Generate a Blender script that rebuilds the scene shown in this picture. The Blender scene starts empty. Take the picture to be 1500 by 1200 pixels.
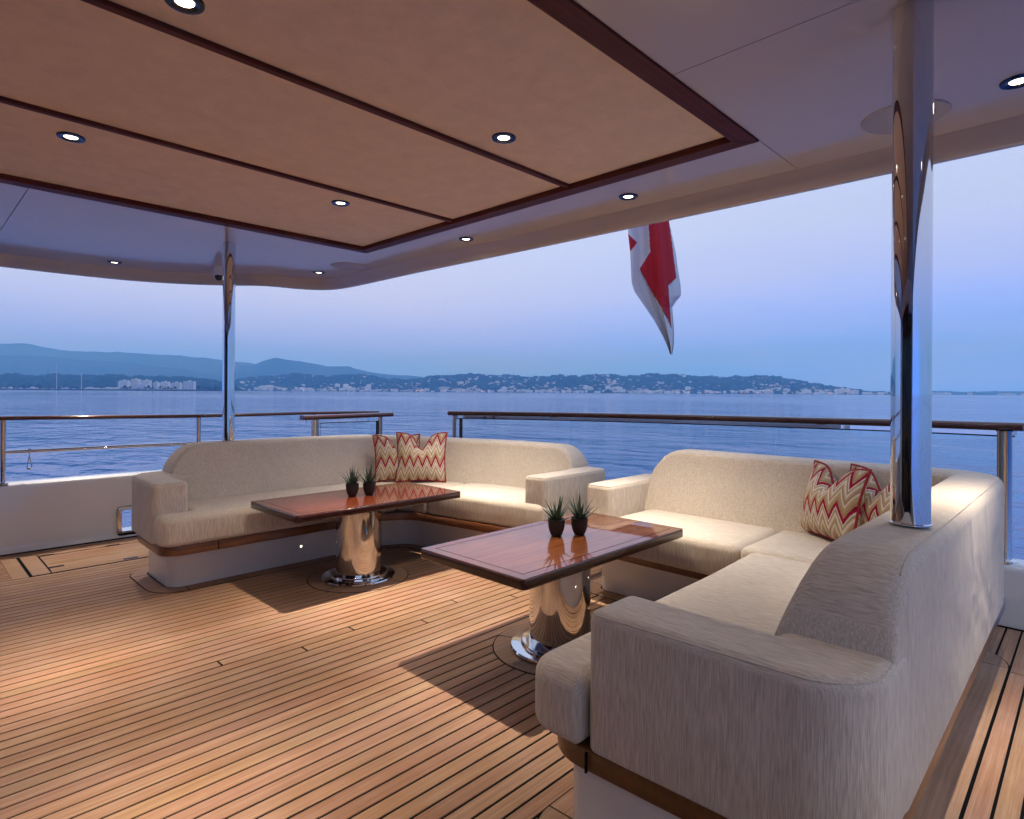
import bpy, math, random
from math import sin, cos, pi, radians, sqrt
from mathutils import Vector, Matrix
from mathutils.noise import noise as pnoise

random.seed(11)
SC = bpy.context.scene
COL = SC.collection

# ------------------------------------------------------------------ camera
F_PX, CX, CY, ROLL, H = 882.0, 750.0, 574.0, 0.0062, 1.35
AX = radians(44.28)                       # angle from the boat's axis (X, aft) to the view axis
CA, SA = cos(AX), sin(AX)
cam_d = bpy.data.cameras.new('camera')
cam = bpy.data.objects.new('camera', cam_d)
COL.objects.link(cam)
fwd, rgt, up = Vector((CA, SA, 0)), Vector((SA, -CA, 0)), Vector((0, 0, 1))
cr, sr = cos(ROLL), sin(ROLL)
cxv, cyv = rgt * cr + up * sr, up * cr - rgt * sr
m = Matrix.Identity(4)
for i in range(3):
    m[i][0], m[i][1], m[i][2] = cxv[i], cyv[i], -fwd[i]
m[2][3] = H
cam.matrix_world = m
cam_d.sensor_fit = 'HORIZONTAL'
cam_d.sensor_width = 36.0
cam_d.lens = F_PX / 1500 * 36
cam_d.shift_y = -(600 - CY) / 1500
cam_d.clip_start, cam_d.clip_end = 0.05, 90000
SC.camera = cam

# ------------------------------------------------------------------ sky, exposure
world = bpy.data.worlds.new('World')
SC.world = world
world.use_nodes = True
wn, wl = world.node_tree.nodes, world.node_tree.links
wn.clear()
w_out = wn.new('ShaderNodeOutputWorld')
w_bg = wn.new('ShaderNodeBackground')
w_bg.inputs['Strength'].default_value = 1.0
w_tc = wn.new('ShaderNodeTexCoord')
w_sep = wn.new('ShaderNodeSeparateXYZ')
w_ramp = wn.new('ShaderNodeValToRGB')
el = w_ramp.color_ramp.elements
SKY = [(0.0, (.13, .58, 4.9)), (.05, (.15, .56, 4.0)), (.10, (.26, .57, 2.35)), (.18, (.47, .66, 1.38)),
       (.25, (.56, .72, 1.12)), (.36, (.58, .74, 1.08)), (.55, (.50, .66, 1.03)), (1.0, (.30, .45, .84))]
el[0].position, el[0].color = SKY[0][0], (*SKY[0][1], 1)
el[1].position, el[1].color = SKY[-1][0], (*SKY[-1][1], 1)
for p, c in SKY[1:-1]:
    e = el.new(p)
    e.color = (*c, 1)
# faint high cloud streaks: stretched noise over the direction
w_map = wn.new('ShaderNodeMapping')
w_map.inputs['Scale'].default_value = (2.0, 2.0, 14.0)
w_noise = wn.new('ShaderNodeTexNoise')
w_noise.inputs['Scale'].default_value = 1.6
w_noise.inputs['Detail'].default_value = 4
w_cr = wn.new('ShaderNodeMapRange')
w_cr.inputs['From Min'].default_value = .38
w_cr.inputs['From Max'].default_value = .75
w_cr.inputs['To Max'].default_value = .20
w_mix = wn.new('ShaderNodeMixRGB')
w_mix.inputs['Color2'].default_value = (.68, .76, 1.2, 1)
# the sky is a little warmer and paler towards the afterglow on the starboard side
w_dot = wn.new('ShaderNodeVectorMath'); w_dot.operation = 'DOT_PRODUCT'
w_dot.inputs[1].default_value = (-.30, .954, 0)
w_mr2 = wn.new('ShaderNodeMapRange')
w_mr2.inputs['From Min'].default_value = -.1
w_mr2.inputs['From Max'].default_value = .6
w_mr2.inputs['To Max'].default_value = .72
w_mix2 = wn.new('ShaderNodeMixRGB')
w_mix2.inputs['Color2'].default_value = (.70, .89, 1.28, 1)
L = wl.new
L(w_tc.outputs['Generated'], w_sep.inputs[0]); L(w_sep.outputs['Z'], w_ramp.inputs['Fac'])
L(w_tc.outputs['Generated'], w_map.inputs['Vector']); L(w_map.outputs[0], w_noise.inputs['Vector'])
L(w_noise.outputs['Fac'], w_cr.inputs['Value'])
L(w_tc.outputs['Generated'], w_dot.inputs[0]); L(w_dot.outputs['Value'], w_mr2.inputs['Value'])
L(w_ramp.outputs['Color'], w_mix2.inputs['Color1']); 
w_el = wn.new('ShaderNodeMapRange'); w_el.interpolation_type = 'SMOOTHSTEP'
w_el.inputs['From Min'].default_value = .02; w_el.inputs['From Max'].default_value = .17
w_mu = wn.new('ShaderNodeMath'); w_mu.operation = 'MULTIPLY'
L(w_sep.outputs['Z'], w_el.inputs['Value']); L(w_el.outputs[0], w_mu.inputs[0]); L(w_mr2.outputs[0], w_mu.inputs[1])
L(w_mu.outputs[0], w_mix2.inputs['Fac'])
L(w_mix2.outputs[0], w_mix.inputs['Color1']); L(w_cr.outputs[0], w_mix.inputs['Fac'])
L(w_mix.outputs[0], w_bg.inputs['Color']); L(w_bg.outputs[0], w_out.inputs['Surface'])

SC.view_settings.view_transform = 'Standard'
SC.view_settings.look = 'None'
SC.view_settings.exposure = 0.0
SC.view_settings.gamma = 1.0
SC.view_settings.use_curve_mapping = False
SC.render.engine = 'CYCLES'
cy = SC.cycles
cy.use_denoising = True
cy.max_bounces = 8
cy.diffuse_bounces = 4
cy.glossy_bounces = 5
cy.transmission_bounces = 6
cy.volume_bounces = 1
cy.sample_clamp_indirect = 6.0
cy.caustics_reflective = False
cy.caustics_refractive = False

LAMP_W = 530.0
LAMP_COL = (1.0, .85, .69)

# ------------------------------------------------------------------ pixel helper (calibrated rays to world points)
def unroll(x, y):
    x, y = x - CX, y - CY
    return cr * x + sr * y, -sr * x + cr * y

def at_depth(x, y, d):
    u, v = unroll(x, y)
    r = u / F_PX * d
    return (CA * d + SA * r, SA * d - CA * r, H - v / F_PX * d)

# ------------------------------------------------------------------ materials
MATS = {}
def new_mat(name):
    mt = bpy.data.materials.new(name)
    mt.use_nodes = True
    return mt, mt.node_tree.nodes, mt.node_tree.links, mt.node_tree.nodes['Principled BSDF']

def simple(name, col, rough=.5, metal=0.0, coat=0.0, var=0.0, vscale=30.0, bump=0.0, bscale=200.0, spec=.5, rvar=0.0, var2=0.0):
    mt, n, l, b = new_mat(name)
    b.inputs['Base Color'].default_value = (*col, 1)
    b.inputs['Roughness'].default_value = rough
    b.inputs['Metallic'].default_value = metal
    b.inputs['Specular IOR Level'].default_value = spec
    if coat:
        b.inputs['Coat Weight'].default_value = coat
        b.inputs['Coat Roughness'].default_value = .04
    tc = n.new('ShaderNodeTexCoord')
    if var or rvar:
        t = n.new('ShaderNodeTexNoise'); t.inputs['Scale'].default_value = vscale; t.inputs['Detail'].default_value = 5
        l.new(tc.outputs['Object'], t.inputs['Vector'])
        if var:
            mr = n.new('ShaderNodeMapRange'); mr.inputs['To Min'].default_value = 1 - var; mr.inputs['To Max'].default_value = 1 + var
            l.new(t.outputs['Fac'], mr.inputs['Value'])
            hs = n.new('ShaderNodeHueSaturation'); hs.inputs['Color'].default_value = (*col, 1)
            l.new(mr.outputs[0], hs.inputs['Value']); l.new(hs.outputs[0], b.inputs['Base Color'])
            if var2:
                tb_ = n.new('ShaderNodeTexNoise'); tb_.inputs['Scale'].default_value = 9; tb_.inputs['Detail'].default_value = 9; tb_.inputs['Roughness'].default_value = .72
                l.new(tc.outputs['Object'], tb_.inputs['Vector'])
                m2 = n.new('ShaderNodeMapRange'); m2.inputs['From Min'].default_value = .3; m2.inputs['From Max'].default_value = .7
                m2.inputs['To Min'].default_value = 1 - var2; m2.inputs['To Max'].default_value = 1 + var2
                l.new(tb_.outputs['Fac'], m2.inputs['Value'])
                mm = n.new('ShaderNodeMath'); mm.operation = 'MULTIPLY'
                l.new(mr.outputs[0], mm.inputs[0]); l.new(m2.outputs[0], mm.inputs[1]); l.new(mm.outputs[0], hs.inputs['Value'])
        if rvar:
            mr = n.new('ShaderNodeMapRange'); mr.inputs['To Min'].default_value = max(0, rough - rvar); mr.inputs['To Max'].default_value = rough + rvar
            l.new(t.outputs['Fac'], mr.inputs['Value']); l.new(mr.outputs[0], b.inputs['Roughness'])
    if bump:
        t = n.new('ShaderNodeTexNoise'); t.inputs['Scale'].default_value = bscale; t.inputs['Detail'].default_value = 3
        l.new(tc.outputs['Object'], t.inputs['Vector'])
        bp = n.new('ShaderNodeBump'); bp.inputs['Strength'].default_value = bump; bp.inputs['Distance'].default_value = .002
        l.new(t.outputs['Fac'], bp.inputs['Height']); l.new(bp.outputs[0], b.inputs['Normal'])
    MATS[name] = mt
    return mt

def wood(name, c1, c2, rough, coat=0.0, grain=(1.2, 60, 60), rnd=.18, axis='X', bump=.15, spec=.4):
    mt, n, l, b = new_mat(name)
    tc = n.new('ShaderNodeTexCoord'); oi = n.new('ShaderNodeObjectInfo')
    mul = n.new('ShaderNodeMath'); mul.operation = 'MULTIPLY'; mul.inputs[1].default_value = 37.0
    l.new(oi.outputs['Random'], mul.inputs[0])
    cmb = n.new('ShaderNodeCombineXYZ')
    for k in ('X', 'Y', 'Z'):
        l.new(mul.outputs[0], cmb.inputs[k])
    add = n.new('ShaderNodeVectorMath'); add.operation = 'ADD'
    l.new(tc.outputs['Object'], add.inputs[0]); l.new(cmb.outputs[0], add.inputs[1])
    mp = n.new('ShaderNodeMapping')
    g = grain if axis == 'X' else (grain[1], grain[0], grain[2])
    mp.inputs['Scale'].default_value = g
    l.new(add.outputs[0], mp.inputs['Vector'])
    t = n.new('ShaderNodeTexNoise'); t.inputs['Scale'].default_value = 1.0; t.inputs['Detail'].default_value = 6; t.inputs['Distortion'].default_value = .6
    l.new(mp.outputs[0], t.inputs['Vector'])
    mp2 = n.new('ShaderNodeMapping')
    g2 = (6, 400, 400) if axis == 'X' else (400, 6, 400)
    mp2.inputs['Scale'].default_value = g2
    l.new(add.outputs[0], mp2.inputs['Vector'])
    t2 = n.new('ShaderNodeTexNoise'); t2.inputs['Scale'].default_value = 1.0; t2.inputs['Detail'].default_value = 3
    l.new(mp2.outputs[0], t2.inputs['Vector'])
    mixf = n.new('ShaderNodeMath'); mixf.operation = 'MULTIPLY_ADD'; mixf.inputs[1].default_value = .45
    l.new(t2.outputs['Fac'], mixf.inputs[0]); 
    sc_ = n.new('ShaderNodeMath'); sc_.operation = 'MULTIPLY'; sc_.inputs[1].default_value = .55
    l.new(t.outputs['Fac'], sc_.inputs[0]); l.new(sc_.outputs[0], mixf.inputs[2])
    rp = n.new('ShaderNodeValToRGB')
    rp.color_ramp.elements[0].position = .33; rp.color_ramp.elements[0].color = (*c1, 1)
    rp.color_ramp.elements[1].position = .66; rp.color_ramp.elements[1].color = (*c2, 1)
    l.new(mixf.outputs[0], rp.inputs['Fac'])
    hs = n.new('ShaderNodeHueSaturation')
    mr = n.new('ShaderNodeMapRange'); mr.inputs['To Min'].default_value = 1 - rnd; mr.inputs['To Max'].default_value = 1 + rnd
    l.new(oi.outputs['Random'], mr.inputs['Value'])
    gw = n.new('ShaderNodeNewGeometry'); tw_ = n.new('ShaderNodeTexNoise'); tw_.inputs['Scale'].default_value = 2.2; tw_.inputs['Detail'].default_value = 7; tw_.inputs['Roughness'].default_value = .65
    l.new(gw.outputs['Position'], tw_.inputs['Vector'])
    mw = n.new('ShaderNodeMapRange'); mw.inputs['From Min'].default_value = .3; mw.inputs['From Max'].default_value = .7; mw.inputs['To Min'].default_value = .88; mw.inputs['To Max'].default_value = 1.10
    l.new(tw_.outputs['Fac'], mw.inputs['Value'])
    mv = n.new('ShaderNodeMath'); mv.operation = 'MULTIPLY'
    l.new(mr.outputs[0], mv.inputs[0]); l.new(mw.outputs[0], mv.inputs[1]); l.new(mv.outputs[0], hs.inputs['Value'])
    ms = n.new('ShaderNodeMapRange'); ms.inputs['From Min'].default_value = .35; ms.inputs['From Max'].default_value = .7; ms.inputs['To Min'].default_value = 1.06; ms.inputs['To Max'].default_value = .86
    l.new(tw_.outputs['Fac'], ms.inputs['Value']); l.new(ms.outputs[0], hs.inputs['Saturation'])
    mr3 = n.new('ShaderNodeMapRange'); mr3.inputs['To Min'].default_value = .492; mr3.inputs['To Max'].default_value = .508
    fr = n.new('ShaderNodeMath'); fr.operation = 'FRACT'; l.new(mul.outputs[0], fr.inputs[0])
    l.new(fr.outputs[0], mr3.inputs['Value']); l.new(mr3.outputs[0], hs.inputs['Hue'])
    l.new(rp.outputs[0], hs.inputs['Color']); l.new(hs.outputs[0], b.inputs['Base Color'])
    b.inputs['Roughness'].default_value = rough
    b.inputs['Specular IOR Level'].default_value = spec
    if coat:
        b.inputs['Coat Weight'].default_value = coat; b.inputs['Coat Roughness'].default_value = .02
        b.inputs['Coat IOR'].default_value = 1.53
    if bump:
        bp = n.new('ShaderNodeBump'); bp.inputs['Strength'].default_value = bump; bp.inputs['Distance'].default_value = .001
        l.new(t2.outputs['Fac'], bp.inputs['Height']); l.new(bp.outputs[0], b.inputs['Normal'])
    MATS[name] = mt
    return mt

M_TEAK = wood('teak_deck', (.26, .134, .074), (.43, .258, .152), .66, rnd=.10, spec=.25)
M_TEAKY = wood('teak_margin', (.25, .130, .072), (.41, .245, .145), .66, rnd=.1)
M_MAHOG = wood('mahogany_lacquer', (.060, .012, .003), (.155, .038, .007), .30, coat=1.0, spec=.05, grain=(1.6, 34, 34), rnd=.06, bump=0)
M_MAHOGY = wood('mahogany_lacquer_cross', (.048, .009, .003), (.125, .030, .006), .30, coat=1.0, spec=.05, grain=(1.6, 34, 34), rnd=.06, axis='Y', bump=0)
M_MAHOGD = wood('mahogany_dark', (.022, .005, .003), (.050, .011, .006), .25, coat=.35, grain=(1.2, 40, 40), rnd=.05, bump=0)
M_BAND = wood('teak_band', (.11, .042, .016), (.22, .09, .036), .3, coat=.25, grain=(1.2, 40, 60), rnd=.05, bump=0)
M_RAIL = wood('varnished_rail', (.055, .016, .009), (.12, .036, .018), .18, coat=.7, grain=(1.0, 40, 40), rnd=.05, bump=0)
M_TRIM = wood('ceiling_trim', (.070, .017, .009), (.14, .038, .019), .5, grain=(1.0, 50, 50), rnd=.08, bump=0, spec=.15)
M_CAULK = simple('black_caulk', (.004, .004, .0045), .9, spec=.1)
M_GEL = simple('white_gelcoat', (.78, .77, .75), .16, coat=.6, var=.012, vscale=3)
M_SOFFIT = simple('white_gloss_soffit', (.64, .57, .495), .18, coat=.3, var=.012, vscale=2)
M_STEEL = simple('polished_steel', (.70, .70, .70), .035, metal=1.0, rvar=.012, vscale=14)
M_DARKST = simple('dark_steel', (.055, .065, .10), .16, metal=1.0)
M_RUBBER = simple('black_rubber', (.012, .012, .014), .5)
M_POT = simple('brown_pot', (.008, .004, .004), .5, var=.15, vscale=20)
M_SOIL = simple('soil', (.05, .035, .02), .95, var=.4, vscale=200, bump=1, bscale=400)
M_SPKR = simple('speaker_grille', (.50, .47, .44), .5, bump=.4, bscale=600)
M_HEAD = simple('headliner_fabric', (.90, .73, .55), .85, var=.07, vscale=180, bump=.5, bscale=500, spec=.2, var2=.075)
M_PIPING = simple('red_piping', (.30, .012, .022), .7, bump=.5, bscale=500)
M_FLAGR = simple('flag_red', (.52, .008, .022), .75, var=.08, vscale=8)
M_FLAGW = simple('flag_white', (.74, .74, .76), .8, var=.04, vscale=8)
M_DGLASS = simple('dark_glass', (.012, .012, .014), .04)
M_HULL = simple('hull_white', (.75, .75, .75), .2, coat=.5)

def emission(name, col, s):
    mt = bpy.data.materials.new(name); mt.use_nodes = True
    n, l = mt.node_tree.nodes, mt.node_tree.links
    n.clear()
    o = n.new('ShaderNodeOutputMaterial'); e = n.new('ShaderNodeEmission')
    e.inputs['Color'].default_value = (*col, 1); e.inputs['Strength'].default_value = s
    l.new(e.outputs[0], o.inputs['Surface'])
    return mt
M_LAMP = emission('lamp_lens', (1, .86, .66), 7.0)
M_LED = emission('led_lens', (1, .88, .68), 45.0)

# glass
M_GLASS, n, l, b = new_mat('clear_glass')
b.inputs['Base Color'].default_value = (.86, .95, .97, 1)
b.inputs['Roughness'].default_value = 0.0
b.inputs['Transmission Weight'].default_value = 1.0
b.inputs['IOR'].default_value = 1.45

# heathered upholstery: slub streaks run down vertical faces and across level ones
M_FAB, n, l, b = new_mat('upholstery')
geo = n.new('ShaderNodeNewGeometry'); tc = n.new('ShaderNodeTexCoord')
sp = n.new('ShaderNodeSeparateXYZ'); l.new(geo.outputs['True Normal'], sp.inputs[0])
ab = n.new('ShaderNodeMath'); ab.operation = 'ABSOLUTE'; l.new(sp.outputs['Z'], ab.inputs[0])
st = n.new('ShaderNodeMapRange'); st.inputs['From Min'].default_value = .34; st.inputs['From Max'].default_value = .46
l.new(ab.outputs[0], st.inputs['Value'])
def streak(scale, detail=4):
    mp = n.new('ShaderNodeMapping'); mp.inputs['Scale'].default_value = scale
    l.new(tc.outputs['Object'], mp.inputs['Vector'])
    t = n.new('ShaderNodeTexNoise'); t.inputs['Scale'].default_value = 1; t.inputs['Detail'].default_value = detail; t.inputs['Distortion'].default_value = .35
    l.new(mp.outputs[0], t.inputs['Vector'])
    return t
tv = streak((330, 330, 17)); th = streak((330, 20, 330)); tw = streak((4, 4, 4), 3); tf = streak((520, 520, 520), 1)
tv2 = streak((95, 95, 4.5), 2); th2 = streak((95, 6, 95), 2)
def blend(a, c, k):
    q = n.new('ShaderNodeMix'); q.data_type = 'FLOAT'; q.inputs['Factor'].default_value = k
    l.new(a.outputs['Fac'], q.inputs[2]); l.new(c.outputs['Fac'], q.inputs[3])
    return q.outputs[0]
bv, bh = blend(tv, tv2, .16), blend(th, th2, .16)
mx = n.new('ShaderNodeMix'); mx.data_type = 'FLOAT'
l.new(st.outputs[0], mx.inputs['Factor']); l.new(bv, mx.inputs[2]); l.new(bh, mx.inputs[3])
rp = n.new('ShaderNodeValToRGB')
rp.color_ramp.elements[0].position = .33; rp.color_ramp.elements[0].color = (.44, .375, .295, 1)
rp.color_ramp.elements[1].position = .62; rp.color_ramp.elements[1].color = (.685, .61, .51, 1)
l.new(mx.outputs[0], rp.inputs['Fac'])
hs = n.new('ShaderNodeHueSaturation'); mr = n.new('ShaderNodeMapRange')
mr.inputs['To Min'].default_value = .92; mr.inputs['To Max'].default_value = 1.08
l.new(tw.outputs['Fac'], mr.inputs['Value']); l.new(mr.outputs[0], hs.inputs['Value'])
l.new(rp.outputs[0], hs.inputs['Color']); l.new(hs.outputs[0], b.inputs['Base Color'])
b.inputs['Roughness'].default_value = .9
b.inputs['Specular IOR Level'].default_value = .15
b.inputs['Sheen Weight'].default_value = .15
bp = n.new('ShaderNodeBump'); bp.inputs['Strength'].default_value = .45; bp.inputs['Distance'].default_value = .002
ad = n.new('ShaderNodeMath'); ad.operation = 'MULTIPLY_ADD'; ad.inputs[1].default_value = .35
l.new(tf.outputs['Fac'], ad.inputs[0]); l.new(mx.outputs[0], ad.inputs[2])
l.new(ad.outputs[0], bp.inputs['Height'])
tl = streak((3.2, 3.2, 3.2), 2); bq = n.new('ShaderNodeBump'); bq.inputs['Strength'].default_value = .5; bq.inputs['Distance'].default_value = .035
l.new(tl.outputs['Fac'], bq.inputs['Height']); l.new(bq.outputs[0], bp.inputs['Normal'])
l.new(bp.outputs[0], b.inputs['Normal'])

# chevron cushion cloth (printed pattern in the cushion's own UVs)
M_CHEV, n, l, b = new_mat('chevron_cloth')
uv = n.new('ShaderNodeUVMap'); uv.uv_map = 'UVMap'
sp = n.new('ShaderNodeSeparateXYZ'); l.new(uv.outputs[0], sp.inputs[0])
def mth(op, a, bb=None, c=None):
    nd = n.new('ShaderNodeMath'); nd.operation = op
    for i, v in enumerate((a, bb, c)):
        if v is None: continue
        if isinstance(v, (int, float)): nd.inputs[i].default_value = v
        else: l.new(v, nd.inputs[i])
    return nd.outputs[0]
tz = n.new('ShaderNodeTexNoise'); tz.inputs['Scale'].default_value = 40; tz.inputs['Detail'].default_value = 3
l.new(uv.outputs[0], tz.inputs['Vector'])
saw = mth('PINGPONG', mth('MULTIPLY', sp.outputs['X'], 11.0), 1.0)
hgt = mth('ADD', mth('MULTIPLY_ADD', saw, -.22, sp.outputs['Y']), mth('MULTIPLY_ADD', tz.outputs['Fac'], .04, .1))
ph = mth('FRACT', mth('MULTIPLY', hgt, 2.15))
rp = n.new('ShaderNodeValToRGB'); rp.color_ramp.interpolation = 'LINEAR'
cream, tan, tand, red, grey = (.70, .64, .56), (.48, .35, .20), (.36, .25, .13), (.31, .010, .045), (.60, .53, .46)
stops = [(0, tand), (.10, tan), (.20, tan), (.23, cream), (.285, cream), (.31, tand), (.44, tan), (.50, grey), (.53, cream), (.58, cream),
         (.61, tan), (.69, tand), (.715, cream), (.76, cream), (.775, red), (.93, red), (.95, tan)]
e0 = rp.color_ramp.elements
e0[0].position, e0[0].color = 0, (*stops[0][1], 1)
e0[1].position, e0[1].color = 1, (*tand, 1)
for p, c in stops[1:]:
    q = e0.new(p); q.color = (*c, 1)
l.new(ph, rp.inputs['Fac']); l.new(rp.outputs[0], b.inputs['Base Color'])
b.inputs['Roughness'].default_value = .9; b.inputs['Specular IOR Level'].default_value = .15
tcb = n.new('ShaderNodeTexCoord'); tb = n.new('ShaderNodeTexNoise'); tb.inputs['Scale'].default_value = 350
l.new(tcb.outputs['Object'], tb.inputs['Vector'])
bp = n.new('ShaderNodeBump'); bp.inputs['Strength'].default_value = .5; bp.inputs['Distance'].default_value = .002
l.new(tb.outputs['Fac'], bp.inputs['Height']); l.new(bp.outputs[0], b.inputs['Normal'])

# succulent leaf
M_LEAF, n, l, b = new_mat('succulent_leaf')
tc = n.new('ShaderNodeTexCoord'); t = n.new('ShaderNodeTexNoise'); t.inputs['Scale'].default_value = 90
l.new(tc.outputs['Object'], t.inputs['Vector'])
rp = n.new('ShaderNodeValToRGB')
rp.color_ramp.elements[0].position = .35; rp.color_ramp.elements[0].color = (.018, .040, .022, 1)
rp.color_ramp.elements[1].position = .7; rp.color_ramp.elements[1].color = (.055, .095, .055, 1)
l.new(t.outputs['Fac'], rp.inputs['Fac']); l.new(rp.outputs[0], b.inputs['Base Color'])
b.inputs['Roughness'].default_value = .4

# sea
M_SEA, n, l, b = new_mat('sea_water')
b.inputs['Base Color'].default_value = (.010, .115, .38, 1)
b.inputs['Roughness'].default_value = .16
b.inputs['IOR'].default_value = 1.333
tc = n.new('ShaderNodeTexCoord')
def wave(scale, detail, rot):
    mp = n.new('ShaderNodeMapping'); mp.inputs['Scale'].default_value = scale; mp.inputs['Rotation'].default_value = (0, 0, rot)
    l.new(tc.outputs['Object'], mp.inputs['Vector'])
    t = n.new('ShaderNodeTexNoise'); t.inputs['Scale'].default_value = 1; t.inputs['Detail'].default_value = detail; t.inputs['Distortion'].default_value = .4
    l.new(mp.outputs[0], t.inputs['Vector'])
    return t.outputs['Fac']
w1 = wave((.55, .28, 1), 4, radians(44)); w2 = wave((.10, .05, 1), 3, radians(30)); w3 = wave((1.9, 1.2, 1), 2, radians(60))
s1 = n.new('ShaderNodeMath'); s1.operation = 'MULTIPLY_ADD'; s1.inputs[1].default_value = 2.6; l.new(w2, s1.inputs[0]); l.new(w1, s1.inputs[2])
s2 = n.new('ShaderNodeMath'); s2.operation = 'MULTIPLY_ADD'; s2.inputs[1].default_value = .16; l.new(w3, s2.inputs[0]); l.new(s1.outputs[0], s2.inputs[2])
bp = n.new('ShaderNodeBump'); bp.inputs['Strength'].default_value = 1.0; bp.inputs['Distance'].default_value = .26
w4 = wave((.006, .0025, 1), 4, radians(44)); mrs = n.new('ShaderNodeMapRange'); mrs.inputs['From Min'].default_value = .35; mrs.inputs['From Max'].default_value = .65
mrs.inputs['To Min'].default_value = .05; mrs.inputs['To Max'].default_value = .15
l.new(w4, mrs.inputs['Value']); l.new(mrs.outputs[0], b.inputs['Roughness'])
l.new(s2.outputs[0], bp.inputs['Height']); l.new(bp.outputs[0], b.inputs['Normal'])

def hill_mat(name, c1, c2, scale):
    mt, n, l, b = new_mat(name)
    tc = n.new('ShaderNodeTexCoord'); t = n.new('ShaderNodeTexNoise'); t.inputs['Scale'].default_value = scale; t.inputs['Detail'].default_value = 8
    l.new(tc.outputs['Object'], t.inputs['Vector'])
    rp = n.new('ShaderNodeValToRGB')
    rp.color_ramp.elements[0].position = .4; rp.color_ramp.elements[0].color = (*c1, 1)
    rp.color_ramp.elements[1].position = .62; rp.color_ramp.elements[1].color = (*c2, 1)
    l.new(t.outputs['Fac'], rp.inputs['Fac']); l.new(rp.outputs[0], b.inputs['Base Color'])
    b.inputs['Roughness'].default_value = 1; b.inputs['Specular IOR Level'].default_value = 0
    return mt
M_HILL = hill_mat('wooded_hill', (.022, .042, .026), (.060, .075, .045), .012)
M_MTN = hill_mat('mountain', (.028, .042, .032), (.06, .06, .05), .0016)
M_TREE = hill_mat('tree_crown', (.018, .036, .020), (.045, .07, .035), .3)
M_TRUNK = simple('tree_trunk', (.08, .06, .045), .9)
M_HOUSE = [simple('house_render_%d' % i, c, .8, var=.05, vscale=.2) for i, c in enumerate([(.76, .75, .73), (.68, .62, .56), (.88, .87, .86), (.62, .54, .48)])]
M_ROOF = simple('terracotta_roof', (.34, .15, .09), .85, var=.15, vscale=.5)
M_WIN = simple('far_window', (.05, .06, .08), .15)
M_ROCK = simple('breakwater_rock', (.035, .035, .036), .95, var=.4, vscale=.3)
M_BOATW = simple('boat_white', (.80, .80, .80), .25)
M_MAST = simple('mast_alloy', (.72, .72, .72), .4)

# ------------------------------------------------------------------ object helpers
def mesh_obj(name, verts, faces, mat, parent=None, smooth=None, mats=None, fmat=None, uvs=None, loc=None):
    me = bpy.data.meshes.new(name)
    me.from_pydata([tuple(v) for v in verts], [], faces)
    for mt in (mats or [mat]):
        me.materials.append(mt)
    if fmat:
        me.polygons.foreach_set('material_index', fmat)
    if uvs:
        ul = me.uv_layers.new(name='UVMap')
        for i, lp in enumerate(me.loops):
            ul.data[i].uv = uvs[lp.vertex_index]
    if smooth is not None:
        me.polygons.foreach_set('use_smooth', [True] * len(me.polygons))
        me.update()
        me.set_sharp_from_angle(angle=radians(smooth))
    me.update()
    o = bpy.data.objects.new(name, me)
    COL.objects.link(o)
    if loc is not None:
        o.location = loc
    if parent is not None:
        o.parent = parent
    return o

def empty(name, loc=(0, 0, 0), rz=0.0):
    o = bpy.data.objects.new(name, None)
    COL.objects.link(o)
    o.location = loc
    o.rotation_euler = (0, 0, rz)
    o.empty_display_size = .1
    return o

def tag(o, label=None, cat=None, group=None, kind=None):
    if label: o['label'] = label
    if cat: o['category'] = cat
    if group: o['group'] = group
    if kind: o['kind'] = kind
    return o

def copy_tree(o, parent=None):
    c = o.copy()
    COL.objects.link(c)
    c.parent = parent
    for ch in list(o.children):
        copy_tree(ch, c)
    return c

class MB:
    """Collects shapes and links them as one mesh object."""
    def __init__(s):
        s.v, s.f, s.m = [], [], []
    def add(s, v, f, mi=0):
        k = len(s.v)
        s.v += [tuple(p) for p in v]
        s.f += [tuple(i + k for i in q) for q in f]
        s.m += [mi] * len(f)
        return s
    def build(s, name, mat, parent=None, smooth=None, mats=None, loc=None):
        return mesh_obj(name, s.v, s.f, mat, parent, smooth, mats, s.m if mats else None, loc=loc)

def area2(p):
    return sum(p[i][0] * p[(i + 1) % len(p)][1] - p[(i + 1) % len(p)][0] * p[i][1] for i in range(len(p)))

def round_poly(pts, rad, seg=6):
    """Fillet the corners of a polygon; rad is one radius or one per corner."""
    n_ = len(pts)
    if not isinstance(rad, (list, tuple)): rad = [rad] * n_
    out = []
    for i in range(n_):
        p, a, c = Vector(pts[i][:2]), Vector(pts[i - 1][:2]), Vector(pts[(i + 1) % n_][:2])
        d1, d2 = (a - p), (c - p)
        l1, l2 = d1.length, d2.length
        d1, d2 = d1 / l1, d2 / l2
        ang = math.acos(max(-1, min(1, d1.dot(d2))))
        r = rad[i]
        if r <= 0 or ang > radians(179.7):
            out.append((p.x, p.y)); continue
        t = min(r / math.tan(ang / 2), .49 * l1, .49 * l2)
        r = t * math.tan(ang / 2)
        p1, p2 = p + d1 * t, p + d2 * t
        bis = (d1 + d2).normalized()
        cen = p + bis * (r / sin(ang / 2))
        a1 = math.atan2(p1.y - cen.y, p1.x - cen.x); a2 = math.atan2(p2.y - cen.y, p2.x - cen.x)
        da = (a2 - a1 + pi) % (2 * pi) - pi
        for k in range(seg + 1):
            q = a1 + da * k / seg
            out.append((cen.x + r * cos(q), cen.y + r * sin(q)))
    return out

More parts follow.
